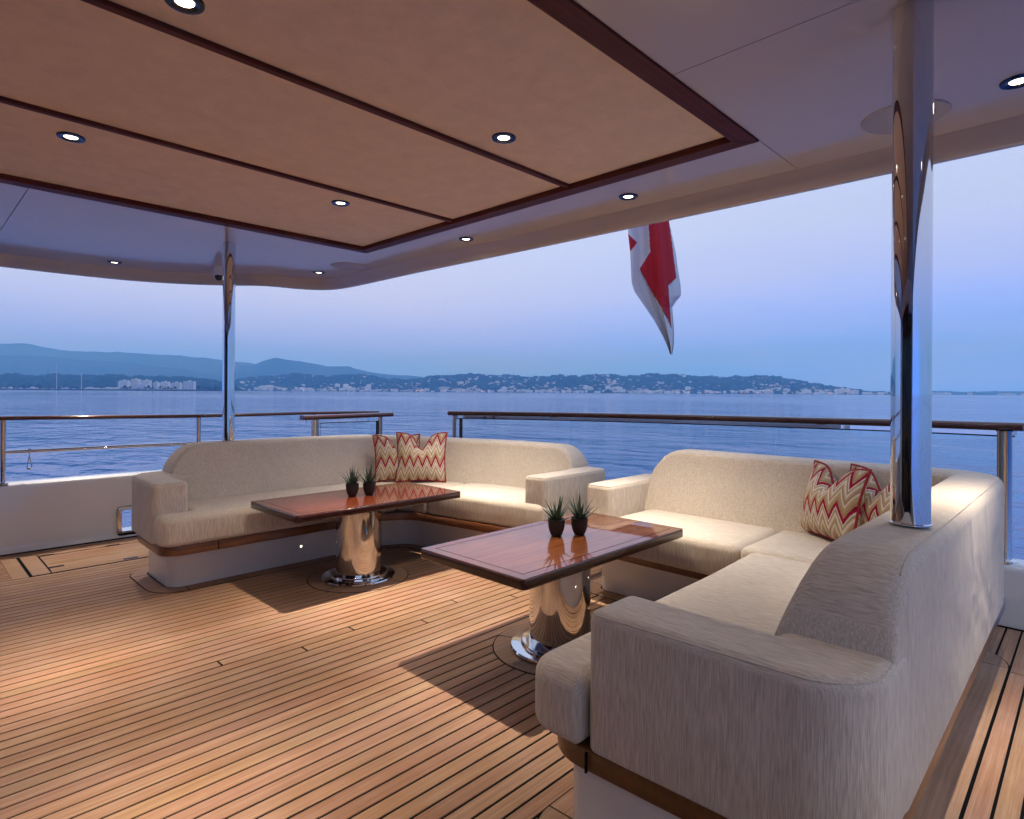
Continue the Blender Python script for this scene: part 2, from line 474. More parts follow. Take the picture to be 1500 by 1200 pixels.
def inset(poly, d):
    n_ = len(poly); out = []
    for i in range(n_):
        p, a, c = Vector(poly[i]), Vector(poly[i - 1]), Vector(poly[(i + 1) % n_])
        e1 = (p - a); e2 = (c - p)
        if e1.length < 1e-9: e1 = e2
        if e2.length < 1e-9: e2 = e1
        n1 = Vector((-e1.y, e1.x)).normalized(); n2 = Vector((-e2.y, e2.x)).normalized()
        b_ = (n1 + n2)
        if b_.length < 1e-6: b_ = n1
        b_.normalize()
        k = d / max(.35, b_.dot(n1))
        q = p + b_ * k
        out.append((q.x, q.y))
    return out

def prism(poly, z0, z1, rt=0.0, rb=0.0, seg=4, crown=0.0, cin=.1):
    """Extruded polygon with rounded top (rt) and bottom (rb) edges."""
    if area2(poly) < 0: poly = poly[::-1]
    rings = []
    if rb > 0:
        rings.append((rb + .004, z0))
        for k in range(seg + 1):
            a = pi / 2 * k / seg
            rings.append((rb * (1 - sin(a)), z0 + rb * (1 - cos(a))))
    else:
        rings.append((0, z0))
    if rt > 0:
        for k in range(seg + 1):
            a = pi / 2 * k / seg
            rings.append((rt * (1 - cos(a)), z1 - rt * (1 - sin(a))))
        rings.append((rt + .004, z1 + crown * .1))
        if crown:
            rings.append((rt + cin * .5, z1 + crown * .8)); rings.append((rt + cin, z1 + crown))
    else:
        rings.append((0, z1))
    v, f, n_ = [], [], len(poly)
    for d, z in rings:
        pp = inset(poly, d) if d > 0 else poly
        v += [(x, y, z) for x, y in pp]
    for r in range(len(rings) - 1):
        for i in range(n_):
            j = (i + 1) % n_
            f.append((r * n_ + i, r * n_ + j, (r + 1) * n_ + j, (r + 1) * n_ + i))
    f.append(tuple(range(n_))[::-1])
    k = (len(rings) - 1) * n_
    f.append(tuple(range(k, k + n_)))
    return v, f

def prism_r(pts, rads, z0, z1, rt=0.0, rb=0.0, seg=5, cseg=8):
    """Rounded prism whose corner fillets shrink with the inset, so that edges never fold over."""
    n_ = len(pts)
    if not isinstance(rads, (list, tuple)): rads = [rads] * n_
    if area2(pts) < 0: pts, rads = pts[::-1], rads[::-1]
    conv = []
    for i in range(n_):
        p, a, c = pts[i], pts[i - 1], pts[(i + 1) % n_]
        conv.append((p[0] - a[0]) * (c[1] - p[1]) - (p[1] - a[1]) * (c[0] - p[0]) >= 0)
    def ring(d):
        q = inset(pts, d) if d > 0 else pts
        return round_poly(q, [max(.0006, rr - d) if cv else rr + d + .0006 for rr, cv in zip(rads, conv)], cseg)
    rings = []
    if rb > 0:
        rings.append((rb + .003, z0))
        rings += [(rb * (1 - sin(pi / 2 * k / seg)), z0 + rb * (1 - cos(pi / 2 * k / seg))) for k in range(seg + 1)]
    else:
        rings.append((0, z0))
    if rt > 0:
        rings += [(rt * (1 - cos(pi / 2 * k / seg)), z1 - rt * (1 - sin(pi / 2 * k / seg))) for k in range(seg + 1)]
        rings.append((rt + .003, z1))
    else:
        rings.append((0, z1))
    v, f = [], []
    R = [ring(d) for d, z in rings]
    m_ = len(R[0])
    for (d, z), q in zip(rings, R):
        assert len(q) == m_
        v += [(x, y, z) for x, y in q]
    for k in range(len(rings) - 1):
        for i in range(m_):
            j = (i + 1) % m_
            f.append((k * m_ + i, k * m_ + j, (k + 1) * m_ + j, (k + 1) * m_ + i))
    f.append(tuple(range(m_))[::-1])
    k = (len(rings) - 1) * m_
    f.append(tuple(range(k, k + m_)))
    return v, f

def box(x0, x1, y0, y1, z0, z1):
    v = [(x0, y0, z0), (x1, y0, z0), (x1, y1, z0), (x0, y1, z0), (x0, y0, z1), (x1, y0, z1), (x1, y1, z1), (x0, y1, z1)]
    f = [(0, 3, 2, 1), (4, 5, 6, 7), (0, 1, 5, 4), (1, 2, 6, 5), (2, 3, 7, 6), (3, 0, 4, 7)]
    return v, f

def rect(x0, x1, y0, y1):
    return [(x0, y0), (x1, y0), (x1, y1), (x0, y1)]

def lathe(prof, c=(0, 0, 0), seg=32, axis='Z'):
    v, f = [], []
    for r, z in prof:
        for k in range(seg):
            a = 2 * pi * k / seg
            v.append((c[0] + r * cos(a), c[1] + r * sin(a), c[2] + z))
    for i in range(len(prof) - 1):
        for k in range(seg):
            j = (k + 1) % seg
            f.append((i * seg + k, i * seg + j, (i + 1) * seg + j, (i + 1) * seg + k))
    f.append(tuple(range(seg))[::-1])
    k = (len(prof) - 1) * seg
    f.append(tuple(range(k, k + seg)))
    return v, f

def tube(path, r, seg=10, caps=True, rr=None):
    pts = [Vector(p) for p in path]
    v, f = [], []
    t0 = (pts[1] - pts[0]).normalized()
    nrm = t0.cross(Vector((0, 0, 1)))
    if nrm.length < .05: nrm = t0.cross(Vector((1, 0, 0)))
    nrm.normalize()
    for i, p in enumerate(pts):
        t = (pts[min(i + 1, len(pts) - 1)] - pts[max(i - 1, 0)]).normalized()
        nrm = (nrm - t * nrm.dot(t)).normalized()
        bn = t.cross(nrm)
        ri = rr[i] if rr else r
        for k in range(seg):
            a = 2 * pi * k / seg
            v.append(p + (nrm * cos(a) + bn * sin(a)) * ri)
    for i in range(len(pts) - 1):
        for k in range(seg):
            j = (k + 1) % seg
            f.append((i * seg + k, i * seg + j, (i + 1) * seg + j, (i + 1) * seg + k))
    if caps:
        f.append(tuple(range(seg))[::-1]); k = (len(pts) - 1) * seg
        f.append(tuple(range(k, k + seg)))
    return v, f

def path_normals(path):
    out = []
    for i in range(len(path)):
        a, c = Vector(path[max(i - 1, 0)][:2]), Vector(path[min(i + 1, len(path) - 1)][:2])
        t = (c - a).normalized()
        out.append(Vector((-t.y, t.x)))           # left of travel
    return out

def sweep(path, prof, caps=True):
    """Sweep a closed profile of (offset to the left, z) along a level path; z is added to the path's z."""
    nr = path_normals(path); v, f = [], []
    for i, p in enumerate(path):
        pr = prof(i) if callable(prof) else prof
        zz = p[2] if len(p) > 2 else 0
        for o_, z in pr:
            v.append((p[0] + nr[i].x * o_, p[1] + nr[i].y * o_, z + zz))
    k = len(prof(0) if callable(prof) else prof)
    for i in range(len(path) - 1):
        for a in range(k):
            c = (a + 1) % k
            f.append((i * k + a, (i + 1) * k + a, (i + 1) * k + c, i * k + c))
    if caps:
        f.append(tuple(range(k))); q = (len(path) - 1) * k
        f.append(tuple(range(q, q + k))[::-1])
    return v, f

def catmull(pts, sub=6):
    P = [Vector(p) for p in pts]; out = []
    for i in range(len(P) - 1):
        p0, p1, p2, p3 = P[max(i - 1, 0)], P[i], P[i + 1], P[min(i + 2, len(P) - 1)]
        for k in range(sub):
            t = k / sub
            out.append(.5 * ((2 * p1) + (p2 - p0) * t + (2 * p0 - 5 * p1 + 4 * p2 - p3) * t * t + (3 * p1 - p0 - 3 * p2 + p3) * t ** 3))
    out.append(P[-1])
    return [tuple(p) for p in out]

def polyline_round(pts, rad, seg=8):
    """Open polyline with filleted inner corners."""
    out = [tuple(pts[0])]
    for i in range(1, len(pts) - 1):
        q = round_poly([pts[i - 1], pts[i], pts[i + 1]], [0, rad[i] if isinstance(rad, (list, tuple)) else rad, 0], seg)
        out += q[1:-1]
    out.append(tuple(pts[-1]))
    return out

def resample(path, step):
    P = [Vector(p[:2]) for p in path]
    s = [0]
    for i in range(1, len(P)): s.append(s[-1] + (P[i] - P[i - 1]).length)
    n_ = max(2, int(s[-1] / step)); out = []
    j = 0
    for k in range(n_ + 1):
        q = s[-1] * k / n_
        while j < len(s) - 2 and s[j + 1] < q: j += 1
        t = (q - s[j]) / max(1e-9, s[j + 1] - s[j])
        p = P[j].lerp(P[j + 1], min(1, t)); out.append((p.x, p.y))
    return out, s[-1]

YC = 2.78                                     # the boat's centreline
def bow(y):                                   # the bowed stern line of the rail
    return 5.0 - .085 * (y - 2.75) ** 2

# ================================================================== SETTING
# ------------------------------------------------------------------ sea, coast, mountains
ZS = -2.7
sea = mesh_obj('sea', [(-5000, -13000, ZS), (13500, -13000, ZS), (13500, 13500, ZS), (-5000, 13500, ZS)], [(0, 1, 2, 3)], M_SEA)
tag(sea, kind='structure')

def interp(tab, x):
    if x <= tab[0][0]: return tab[0][1]
    for (a, ya), (b_, yb) in zip(tab, tab[1:]):
        if x <= b_: return ya + (yb - ya) * (x - a) / (b_ - a)
    return tab[-1][1]

def fbm(x, y, o=5):
    s, a = 0, 1
    for _ in range(o):
        s += a * pnoise((x, y, 3.7)); x, y, a = x * 2.03, y * 2.03, a * .5
    return s

def range_mesh(name, tab, d_shore, d_ridge, mat, step, rough, rows=14, seed=0.0):
    """A hill range whose ridge follows the measured skyline, sloping to its own shore and down behind."""
    x0, x1 = tab[0][0], tab[-1][0]
    n_ = int((x1 - x0) / step) + 1
    v, f, grid = [], [], []
    R = rows + 5
    for i in range(n_ + 1):
        x = x0 + (x1 - x0) * i / n_
        yr = interp(tab, x)
        zr = at_depth(x, yr, d_ridge)[2]
        zr += fbm(x * .045 + seed, seed) * rough * .35
        fade = min(1, (x - x0) / 14, (x1 - x) / 14)
        fade = max(0.0, fade) ** .6
        col_ = []
        for r in range(R):
            if r <= rows:
                t = r / rows
                d = d_shore + (d_ridge - d_shore) * t
                h = (t ** .85) * zr + (1 - t) * (ZS + 2)
                h += fbm(x * .06 + seed, t * 3 + seed) * rough * t * (1 - t) * 3.2
            else:
                t = (r - rows) / 4
                d = d_ridge + (d_ridge - d_shore) * .8 * t
                h = zr * (1 - t) + ZS * t
            h = ZS - .6 + (h - ZS + .6) * fade if fade < 1 else h
            p = at_depth(x, CY, d)
            col_.append((p[0], p[1], h))
        grid.append(col_)
        v += col_
    for i in range(n_):
        for r in range(R - 1):
            f.append((i * R + r, (i + 1) * R + r, (i + 1) * R + r + 1, i * R + r + 1))
    o = mesh_obj(name, v, f, mat, smooth=180)
    tag(o, kind='structure')
    def sample(x, t):
        u = (x - x0) / (x1 - x0) * n_
        i = max(0, min(n_ - 1, int(u))); a = u - i
        q = t * rows; r = max(0, min(rows - 1, int(q))); b_ = q - r
        g = lambda ii, rr: Vector(grid[ii][rr])
        return g(i, r).lerp(g(i + 1, r), a).lerp(g(i, r + 1).lerp(g(i + 1, r + 1), a), b_)
    return sample

MT_A = [(-260, 520), (-120, 508), (-40, 505), (0, 503), (35, 503), (67, 509), (101, 514.5), (173, 516), (227, 519.5), (267, 521), (307, 525), (344, 530), (380, 534), (430, 541), (480, 549), (520, 558), (560, 570)]
MT_C = [(-260, 535), (-100, 522), (0, 520), (60, 522), (110, 527), (170, 530), (220, 536), (270, 541), (310, 548), (350, 556), (390, 566)]
MT_B = [(300, 566), (330, 545), (350, 537), (368, 535), (384, 529), (403, 523.5), (421, 527), (437, 528), (459, 533), (480, 537), (512, 537), (523, 541), (539, 545), (573, 548.5), (608, 551), (650, 556), (690, 564), (720, 570)]
HILL_L = [(-200, 556), (-60, 551), (0, 550), (16, 548), (43, 551), (69, 549), (107, 550), (133, 550), (160, 548.5), (192, 551), (227, 551.5), (267, 553), (293, 555), (315, 558), (335, 563), (360, 569)]
HILL_R = [(318, 568), (334, 560), (344, 557), (368, 553), (395, 551), (435, 547), (459, 551), (483, 552), (523, 549), (549, 551), (568, 556), (603, 556), (627, 552), (675, 548), (707, 549), (733, 550), (768, 551.5), (800, 553),
          (824, 549), (845, 552), (872, 549), (888, 548), (907, 550), (933, 551), (955, 547.5), (987, 549), (1013, 551), (1040, 551.5), (1053, 554), (1072, 552.5), (1107, 550), (1139, 552), (1165, 557), (1187, 561),
          (1203, 565), (1227, 567), (1253, 571), (1275, 573.4), (1310, 573.8)]
HILL_F = [(1240, 575), (1270, 574.2), (1330, 573.5), (1365, 572.6), (1400, 573.6), (1430, 574.4), (1455, 573.4), (1500, 573.2), (1560, 573), (1640, 575), (1720, 578)]
range_mesh('mountains', MT_A, 7500, 9800, M_MTN, 4, 36, seed=2.0)
range_mesh('mountains', MT_C, 6000, 7600, M_MTN, 4, 27, seed=7.0)
range_mesh('mountains', MT_B, 6500, 8300, M_MTN, 4, 30, seed=4.0)
S_L = range_mesh('hills', HILL_L, 2500, 3500, M_HILL, 2, 14, seed=1.0)
S_R = range_mesh('hills', HILL_R, 3500, 4500, M_HILL, 2, 17, seed=5.0)
S_F = range_mesh('hills', HILL_F, 6200, 7200, M_HILL, 3, 8, seed=9.0)

# woods: low tree clumps that break up the slopes and the skyline
def blob_mesh(seed):
    rnd = random.Random(seed)
    v, f = [], []
    rings = [(0, -.5), (.8, -.3), (1, .1), (.62, .65), (0, .95)]
    k = 6
    v.append((0, 0, -.5))
    for r, z in rings[1:4]:
        for i in range(k):
            a = 2 * pi * i / k + rnd.uniform(-.3, .3)
            q = r * rnd.uniform(.72, 1.2)
            v.append((q * cos(a), q * sin(a), z + rnd.uniform(-.12, .12)))
    v.append((0, 0, .9))
    for i in range(k):
        j = (i + 1) % k
        f.append((0, 1 + j, 1 + i))
        for r in range(2):
            f.append((1 + r * k + i, 1 + r * k + j, 1 + (r + 1) * k + j, 1 + (r + 1) * k + i))
        f.append((1 + 2 * k + i, 1 + 2 * k + j, len(v) - 1))
    return v, f
BLOBS = [blob_mesh(i) for i in range(8)]
mb = MB()
def scatter_woods(S, x0, x1, num, s0, s1, tp=1.0):
    for _ in range(num):
        x = random.uniform(x0, x1); t = random.uniform(.02, 1.0) ** tp
        if pnoise((x * .05, t * 4, 9.1)) < -.18: continue
        p = S(x, t); s = random.uniform(s0, s1)
        v, f = random.choice(BLOBS)
        mb.add([(p.x + a * s * 1.3, p.y + b_ * s * 1.3, p.z + c * s * .8) for a, b_, c in v], f)
scatter_woods(S_R, 325, 1260, 5200, 7, 18)
scatter_woods(S_L, -150, 345, 1900, 6, 15)
scatter_woods(S_F, 1250, 1640, 260, 9, 16)
tag(mb.build('woods', M_TREE), kind='stuff')

# houses of the town across the bay: 290 largest one by one, the rest as one mass
def house_mesh(name, w, d, h, flat, wm):
    v, f = box(-w / 2, w / 2, -d / 2, d / 2, -3, h)
    b_ = MB().add(v, f, 0)
    if flat:
        b_.add(*box(-w / 2 + .4, w / 2 - .4, -d / 2 + .4, d / 2 - .4, h + .01, h + .9), 0)
        b_.add(*box(-w * .15, w * .2, -d * .2, d * .2, h + .91, h + 3), 0)
    else:
        e = .7
        rv = [(-w / 2 - e, -d / 2 - e, h + .02), (w / 2 + e, -d / 2 - e, h + .02), (w / 2 + e, d / 2 + e, h + .02), (-w / 2 - e, d / 2 + e, h + .02), (-w * .25, 0, h + d * .22), (w * .25, 0, h + d * .22)]
        b_.add(rv, [(0, 1, 5, 4), (1, 2, 5), (2, 3, 4, 5), (3, 0, 4), (3, 2, 1, 0)], 1)
    fl = max(1, int(h / 3.2)); nw = max(2, int(w / 4))
    for k in range(fl):
        for i in range(nw):
            x = -w / 2 + w * (i + .5) / nw; z = 1.0 + k * 3.2
            for s in (-1, 1):
                b_.add(*box(x - .7, x + .7, s * (d / 2 + .01) - .04, s * (d / 2 + .01) + .04, z, z + 1.5), 2)
    o = b_.build(name, None, mats=[wm, M_ROOF, M_WIN])
    me = o.data
    bpy.data.objects.remove(o)
    return me
HM = [house_mesh('house', w, d, h, fl, M_HOUSE[k]) for w, d, h, fl, k in
      [(15, 11, 7, False, 0), (19, 12, 7, False, 2), (13, 10, 9, False, 1), (24, 13, 10, True, 2), (17, 12, 6.5, False, 3)]]
BM = [house_mesh('apartment_house', w, d, h, True, M_HOUSE[k]) for w, d, h, k in [(46, 15, 17, 2), (34, 15, 22, 0), (60, 16, 13, 1), (28, 14, 27, 2)]]
spots = []
for _ in range(2600):
    x = random.uniform(330, 1262)
    t = random.random() ** 1.9 * .93
    dens = .45 + .9 * fbm(x * .022, t * 2.4 + 3, 3)
    if x < 560: dens *= .42
    if t > .5: dens *= .55
    if random.random() < dens: spots.append((x, t))
random.shuffle(spots)
HG = 'pale houses on the wooded slopes across the bay'
for x, t in spots[:250]:
    p = S_R(x, t)
    o = bpy.data.objects.new('house', random.choice(HM)); COL.objects.link(o)
    o.location = p; o.rotation_euler.z = AX + pi / 2 + random.uniform(-.6, .6)
    s = random.uniform(.7, 1.15); o.scale = (s, s, s)
    tag(o, 'tiny pale house dotted on the hazy wooded slope across the bay', 'house', HG)
mb = MB()
def add_box_building(p, w, d, h, rz):
    c, s = cos(rz), sin(rz)
    v, f = box(-w / 2, w / 2, -d / 2, d / 2, -2, h)
    mb.add([(p.x + a * c - b_ * s, p.y + a * s + b_ * c, p.z + z) for a, b_, z in v], f, random.choice((0, 0, 2, 1, 3)))
for x, t in spots[250:]:
    add_box_building(S_R(x, t), random.uniform(9, 20), random.uniform(9, 12), random.uniform(5, 9), AX + pi / 2 + random.uniform(-.7, .7))
for _ in range(230):                                             # the dense waterfront
    x = random.uniform(560, 1300) if random.random() < .8 else random.uniform(345, 560)
    add_box_building(S_R(x, random.uniform(.0, .05)), random.uniform(10, 30), 14, random.uniform(5, 14), AX + pi / 2 + random.uniform(-.1, .1))
for _ in range(34):
    x = random.choice((random.uniform(1362, 1392), random.uniform(1465, 1482), random.uniform(1362, 1600)))
    add_box_building(S_F(x, random.uniform(.0, .05)), random.uniform(25, 70), 16, random.uniform(9, 20), AX + pi / 2)
M_LIT = emission('lit_window', (1, .62, .28), 1.6)
for x, t in random.sample(spots, 34) + [(random.uniform(600, 1255), .02) for _ in range(22)]:
    p = S_R(x, t * .6) - Vector((CA, SA, 0)) * 24
    w_ = random.uniform(2.0, 4.2)
    add_box_building(p + Vector((0, 0, 4)), w_, .4, random.uniform(1, 3), AX + pi / 2)
    mb.m[-6:] = [4] * 6
tag(mb.build('far_town', None, mats=M_HOUSE + [M_LIT]), kind='stuff')
for k in range(32):
    x = random.uniform(600, 1262) if k > 9 else random.uniform(380, 560)
    o = bpy.data.objects.new('apartment_house', random.choice(BM)); COL.objects.link(o)
    o.location = S_R(x, random.uniform(.01, .10)); o.rotation_euler.z = AX + pi / 2 + random.uniform(-.2, .2)
    tag(o, 'flat roofed pale apartment block along the far town waterfront', 'apartment block', 'apartment blocks along the far waterfront')

# marina point on the starboard side: low mole, trees, moored boats, terraced white flats
def at_pt(x, d, z=0.0):
    p = at_depth(x, CY, d)
    return Vector((p[0], p[1], z))
DM = 2000.0
RV = (SA, -CA)                                                    # picture-right on the ground
def bx_view(p, w, d, z0, z1, mi, b_):
    v, f = box(-w / 2, w / 2, -d / 2, d / 2, z0, z1)
    b_.add([(p.x + a * RV[0] + q * CA, p.y + a * RV[1] + q * SA, z) for a, q, z in v], f, mi)
mb = MB()
pth = [at_pt(x, DM - 8) for x in range(-160, 321, 6)]
for i, p in enumerate(pth):
    v, f = BLOBS[i % 8]
    for q in range(3):
        s = random.uniform(3.0, 4.4); ox, oy = random.uniform(-7, 7), random.uniform(-2, 2)
        mb.add([(p.x + RV[0] * ox + CA * oy + a * s * 1.5, p.y + RV[1] * ox + SA * oy + b_ * s * 1.5, ZS + 1.2 + c * s * .9) for a, b_, c in v], f)
a, b_ = at_pt(-180, DM), at_pt(318, DM)
mid = (a + b_) / 2
bx_view(mid, (b_ - a).length, 10, ZS - .5, ZS + 4.6, 0, mb)
tag(mb.build('breakwater', M_ROCK), kind='structure')
mb = MB()
bx_view(at_pt(70, DM + 160), 1180, 300, ZS - .5, ZS + 1.6, 0, mb)
tag(mb.build('quay', M_ROCK), kind='structure')

def tree_proto(seed, h):
    root = empty('pine_tree')
    MB().add(*tube([(0, 0, -.5), (.2, .1, h * .35), (.1, .3, h * .62)], .3, 6, rr=[.45, .33, .2])).build('trunk', M_TRUNK, root)
    b_ = MB(); rnd = random.Random(seed)
    for _ in range(16):
        a, r = rnd.uniform(0, 2 * pi), rnd.uniform(0, 1) ** .6 * h * .33
        s = rnd.uniform(.12, .2) * h
        v, f = BLOBS[rnd.randrange(8)]
        z = h * rnd.uniform(.45, .88)
        b_.add([(r * cos(a) + q[0] * s, r * sin(a) + q[1] * s, z + q[2] * s * .75) for q in v], f)
    b_.build('crown', M_TREE, root)
    return root
protos = [tree_proto(3, 11), tree_proto(5, 14), tree_proto(8, 9)]
TS = [random.uniform(-60, 165) for _ in range(62)] + [random.uniform(288, 318) for _ in range(9)] + [203, 213, 217, 220, 224, 235, 239, 243, 247, 251, 178, 183, 187, 191, 256]
for i, x in enumerate(TS):
    o = protos[i] if i < 3 else copy_tree(protos[i % 3])
    o.location = at_pt(x, DM + (random.uniform(60, 150) if i < 71 else random.uniform(5, 9)), ZS + 1.5)
    o.rotation_euler.z = random.uniform(0, 6); s = random.uniform(.8, 1.35); o.scale = (s, s, s)
    tag(o, 'dark bushy tree in the line of greenery behind the marina mole', 'tree', 'trees behind the marina')

def flats(px0, px1, ytop, tiers, dd, label):
    d = DM + dd
    p = at_pt((px0 + px1) / 2, d, 0)
    w = (px1 - px0) * d / F_PX
    hh = (571.2 - ytop) * d / F_PX
    root = empty('apartment_building', (p.x, p.y, ZS + 1.6), math.atan2(RV[1], RV[0]))
    n_ = max(3, int(hh / 3.3)); fh = hh / n_
    wall, win, slab = MB(), MB(), MB()
    for k in range(n_):
        ins = tiers * w * .06 * max(0, k - n_ + 3)
        x0, x1 = -w / 2 + ins, w / 2 - ins * .6
        y0 = -7 + ins * .3
        wall.add(*box(x0, x1, y0, 9, k * fh, (k + 1) * fh - .25))
        slab.add(*box(x0 - .5, x1 + .5, y0 - 1.7, 9, (k + 1) * fh - .25, (k + 1) * fh - .001))
        slab.add(*box(x0 - .5, x1 + .5, y0 - 1.72, y0 - 1.6, (k + 1) * fh, (k + 1) * fh + .9)) if k < n_ - 1 else None
        m_ = max(2, int((x1 - x0) / 5))
        for i in range(m_):
            xa = x0 + (x1 - x0) * (i + .2) / m_
            win.add(*box(xa, xa + (x1 - x0) / m_ * .45, y0 - .05, y0 + .1, k * fh + .6, k * fh + 2.1))
    wall.build('wall', M_HOUSE[2], root); tag(slab.build('balcony', M_BOATW, root), kind='stuff'); tag(win.build('window', M_WIN, root), kind='stuff')
    MB().add(*box(-w * .12, w * .1, -1, 5, hh, hh + 2.6)).build('roof_house', M_HOUSE[2], root)
    tag(root, label, 'apartment building')
flats(175, 189, 557, 1, 55, 'stepped white flats at the far left of the marina building cluster')
flats(194, 204, 555, 0, 95, 'tallest pale flats behind the marina, left of centre of the cluster')
flats(197, 215, 562.5, 0, 20, 'wide low white flats in front row of the marina cluster')
flats(209, 220, 556.5, 0, 90, 'long pale flats at the back of the marina cluster')
flats(226, 232, 559.5, 0, 18, 'narrow bright white flats between dark trees at the marina')
flats(236, 248, 558.5, 1, 60, 'pale stepped flats right of the narrow white block')
flats(252, 265, 559.5, 1, 40, 'blue grey stepped flats left of the square end block')
flats(270, 285, 557.5, 0, 25, 'square white block of flats at the right end of the marina')

def motor_yacht():
    root = empty('motor_yacht')
    def hullsec(l_, w, h):
        pts = [(-l_ / 2, -w / 2), (l_ * .2, -w / 2), (l_ * .42, -w * .3), (l_ / 2, 0), (l_ * .42, w * .3), (l_ * .2, w / 2), (-l_ / 2, w / 2)]
        return pts
    MB().add(*prism(hullsec(24, 6, 3), 0, 2.6)).build('hull', M_BOATW, root)
    MB().add(*prism([(x * .66 - 2, y * .75) for x, y in hullsec(24, 6, 3)], 2.61, 4.7)).build('cabin', M_BOATW, root)
    MB().add(*prism([(x * .4 - 3, y * .62) for x, y in hullsec(24, 6, 3)], 4.72, 6.2)).build('flybridge', M_BOATW, root)
    MB().add(*box(-8, 4, -2.29, 2.29, 3.3, 4.1)).build('window', M_WIN, root)
    return root
yp = motor_yacht()
BX = [-40, -20, -6, 6, 14, 22, 29, 38, 46, 55, 62, 78, 90, 98, 107, 128, 134, 141, 149, 156, 161, 167, 172, 178, 186, 200, 232, 262]
for i, x in enumerate(BX):
    o = yp if i == 0 else copy_tree(yp)
    p = at_pt(x, DM + random.uniform(12, 26), ZS + 1.7)
    o.location = p
    o.rotation_euler.z = math.atan2(RV[1], RV[0]) + random.choice((0, pi)) + random.uniform(-.5, .5)
    s = random.uniform(.7, 1.5) if x < 125 else random.uniform(1.0, 1.9); o.scale = (s, s, s)
    tag(o, 'white motor yacht moored in the row behind the marina mole', 'yacht', 'motor yachts in the marina')
for x, yt, r, lab in [(83, 532, .95, 'tallest bright mast of a sailing yacht in the marina'), (119.3, 545, .95, 'right hand white mast standing alone in the marina'),
                      (70, 538, .5, 'thin grey mast beside the tallest one in the marina'), (129, 556, .5, 'short mast just right of the lone white mast'), (19.5, 549, .45, 'short thin mast near the picture edge in the marina'),
                      (31, 556, .4, 'very short mast over white hulls, left part of the marina'), (46, 553, .4, 'thin mast left of the grey one in the marina'), (104, 557, .4, 'short mast left of the lone white mast in the marina'), (152, 559, .4, 'short mast just left of the white flats in the marina')]:
    root = empty('sailing_yacht', at_pt(x, DM + 14, ZS + 1.2), math.atan2(RV[1], RV[0]))
    hm = (570 - yt) * DM / F_PX
    MB().add(*prism([(-12, -2), (6, -2), (13, 0), (6, 2), (-12, 2)], 0, 2.2)).build('hull', M_BOATW, root)
    MB().add(*tube([(0, 0, 2), (0, 0, hm)], r, 8, rr=[r, r * .7])).build('mast', M_MAST if r > .6 else M_ROCK, root)
    MB().add(*tube([(0, 0, 5), (-9, 0, 5.2)], .3, 6)).build('boom', M_MAST, root)
    for k in (.45, .7):
        MB().add(*box(-.1, .1, -2, 2, hm * k, hm * k + .2)).build('spreader', M_MAST, root)
    tag(root, lab, 'sailing yacht')

# wake of a passing boat
mb = MB()
for k in range(26):
    x = random.uniform(352, 392)
    p = at_pt(x, 1 / (1 / 620 + random.uniform(-.00004, .00004)) , ZS + .004)
    w, q = random.uniform(3, 9), random.uniform(.8, 2.2)
    mb.add([(p.x + a * RV[0] + c * CA, p.y + a * RV[1] + c * SA, ZS + .02 + k * .004) for a, c in [(-w, -q), (w, -q * .6), (w * 1.2, q * .7), (-w * .8, q)]], [(0, 1, 2, 3)])
tag(mb.build('foam', simple('wake_foam', (.55, .58, .62), .8)), kind='stuff')

# air
hz, n, l, b = new_mat('haze')
n.remove(b)
pv = n.new('ShaderNodeVolumePrincipled')
pv.inputs['Color'].default_value = (.20, .52, 1.0, 1)
pv.inputs['Absorption Color'].default_value = (1, 1, 1, 1)
pv.inputs['Density'].default_value = 2.1e-4
pv.inputs['Anisotropy'].default_value = 0.0
l.new(pv.outputs[0], n['Material Output'].inputs['Volume'])
haze = mesh_obj('haze', *box(-5200, 13700, -13200, 13700, ZS - 1.0, 900), hz)
haze.display_type = 'WIRE'
tag(haze, kind='stuff')

# ------------------------------------------------------------------ hull and deck
def deck_outline(off=0.0):
    pts = [(-3.4, 6.55 + off)] + [(x, 6.55 + off) for x in (0, 2.2, 3.2)]
    pts += [(3.9, 6.35 + off)]
    for k in range(0, 13):
        y = 6.05 - (6.05 + .5) * k / 12
        pts.append((bow(y) + .16 + off, y))
    pts += [(3.9, -.79 - off), (3.2, -.99 - off), (0, -.99 - off), (-3.4, -.99 - off)]
    return pts
do = deck_outline(0)
hull = MB().add(*prism(do, ZS - .3, -.03)).build('hull', M_HULL)
tag(hull, kind='structure')
deck = mesh_obj('teak_deck', *prism(inset(do if area2(do) > 0 else do[::-1], .02), -.028, -.0025), M_CAULK)
tag(deck, kind='structure')
PITCH, GAP, Y0 = .0690, .0092, 2.517
known = {3.122: 1.128, 2.938: 1.502, 3.037: 1.817, 2.843: 2.175, 2.979: 2.519, 2.776: 2.855}
k0, k1 = int((-.96 - Y0) / PITCH), int((6.38 - Y0) / PITCH)
def plank(x0, x1, ya, yb):
    h = -.0025
    bx_ = .0008
    L_, W = x1 - x0, yb - ya
    v = [(0, 0, h), (L_, 0, h), (L_, W, h), (0, W, h), (bx_, bx_, 0), (L_ - bx_, bx_, 0), (L_ - bx_, W - bx_, 0), (bx_, W - bx_, 0)]
    f = [(4, 5, 6, 7), (0, 1, 5, 4), (1, 2, 6, 5), (2, 3, 7, 6), (3, 0, 4, 7)]
    mesh_obj('plank', v, f, M_TEAK, deck, loc=(x0, ya, 0))
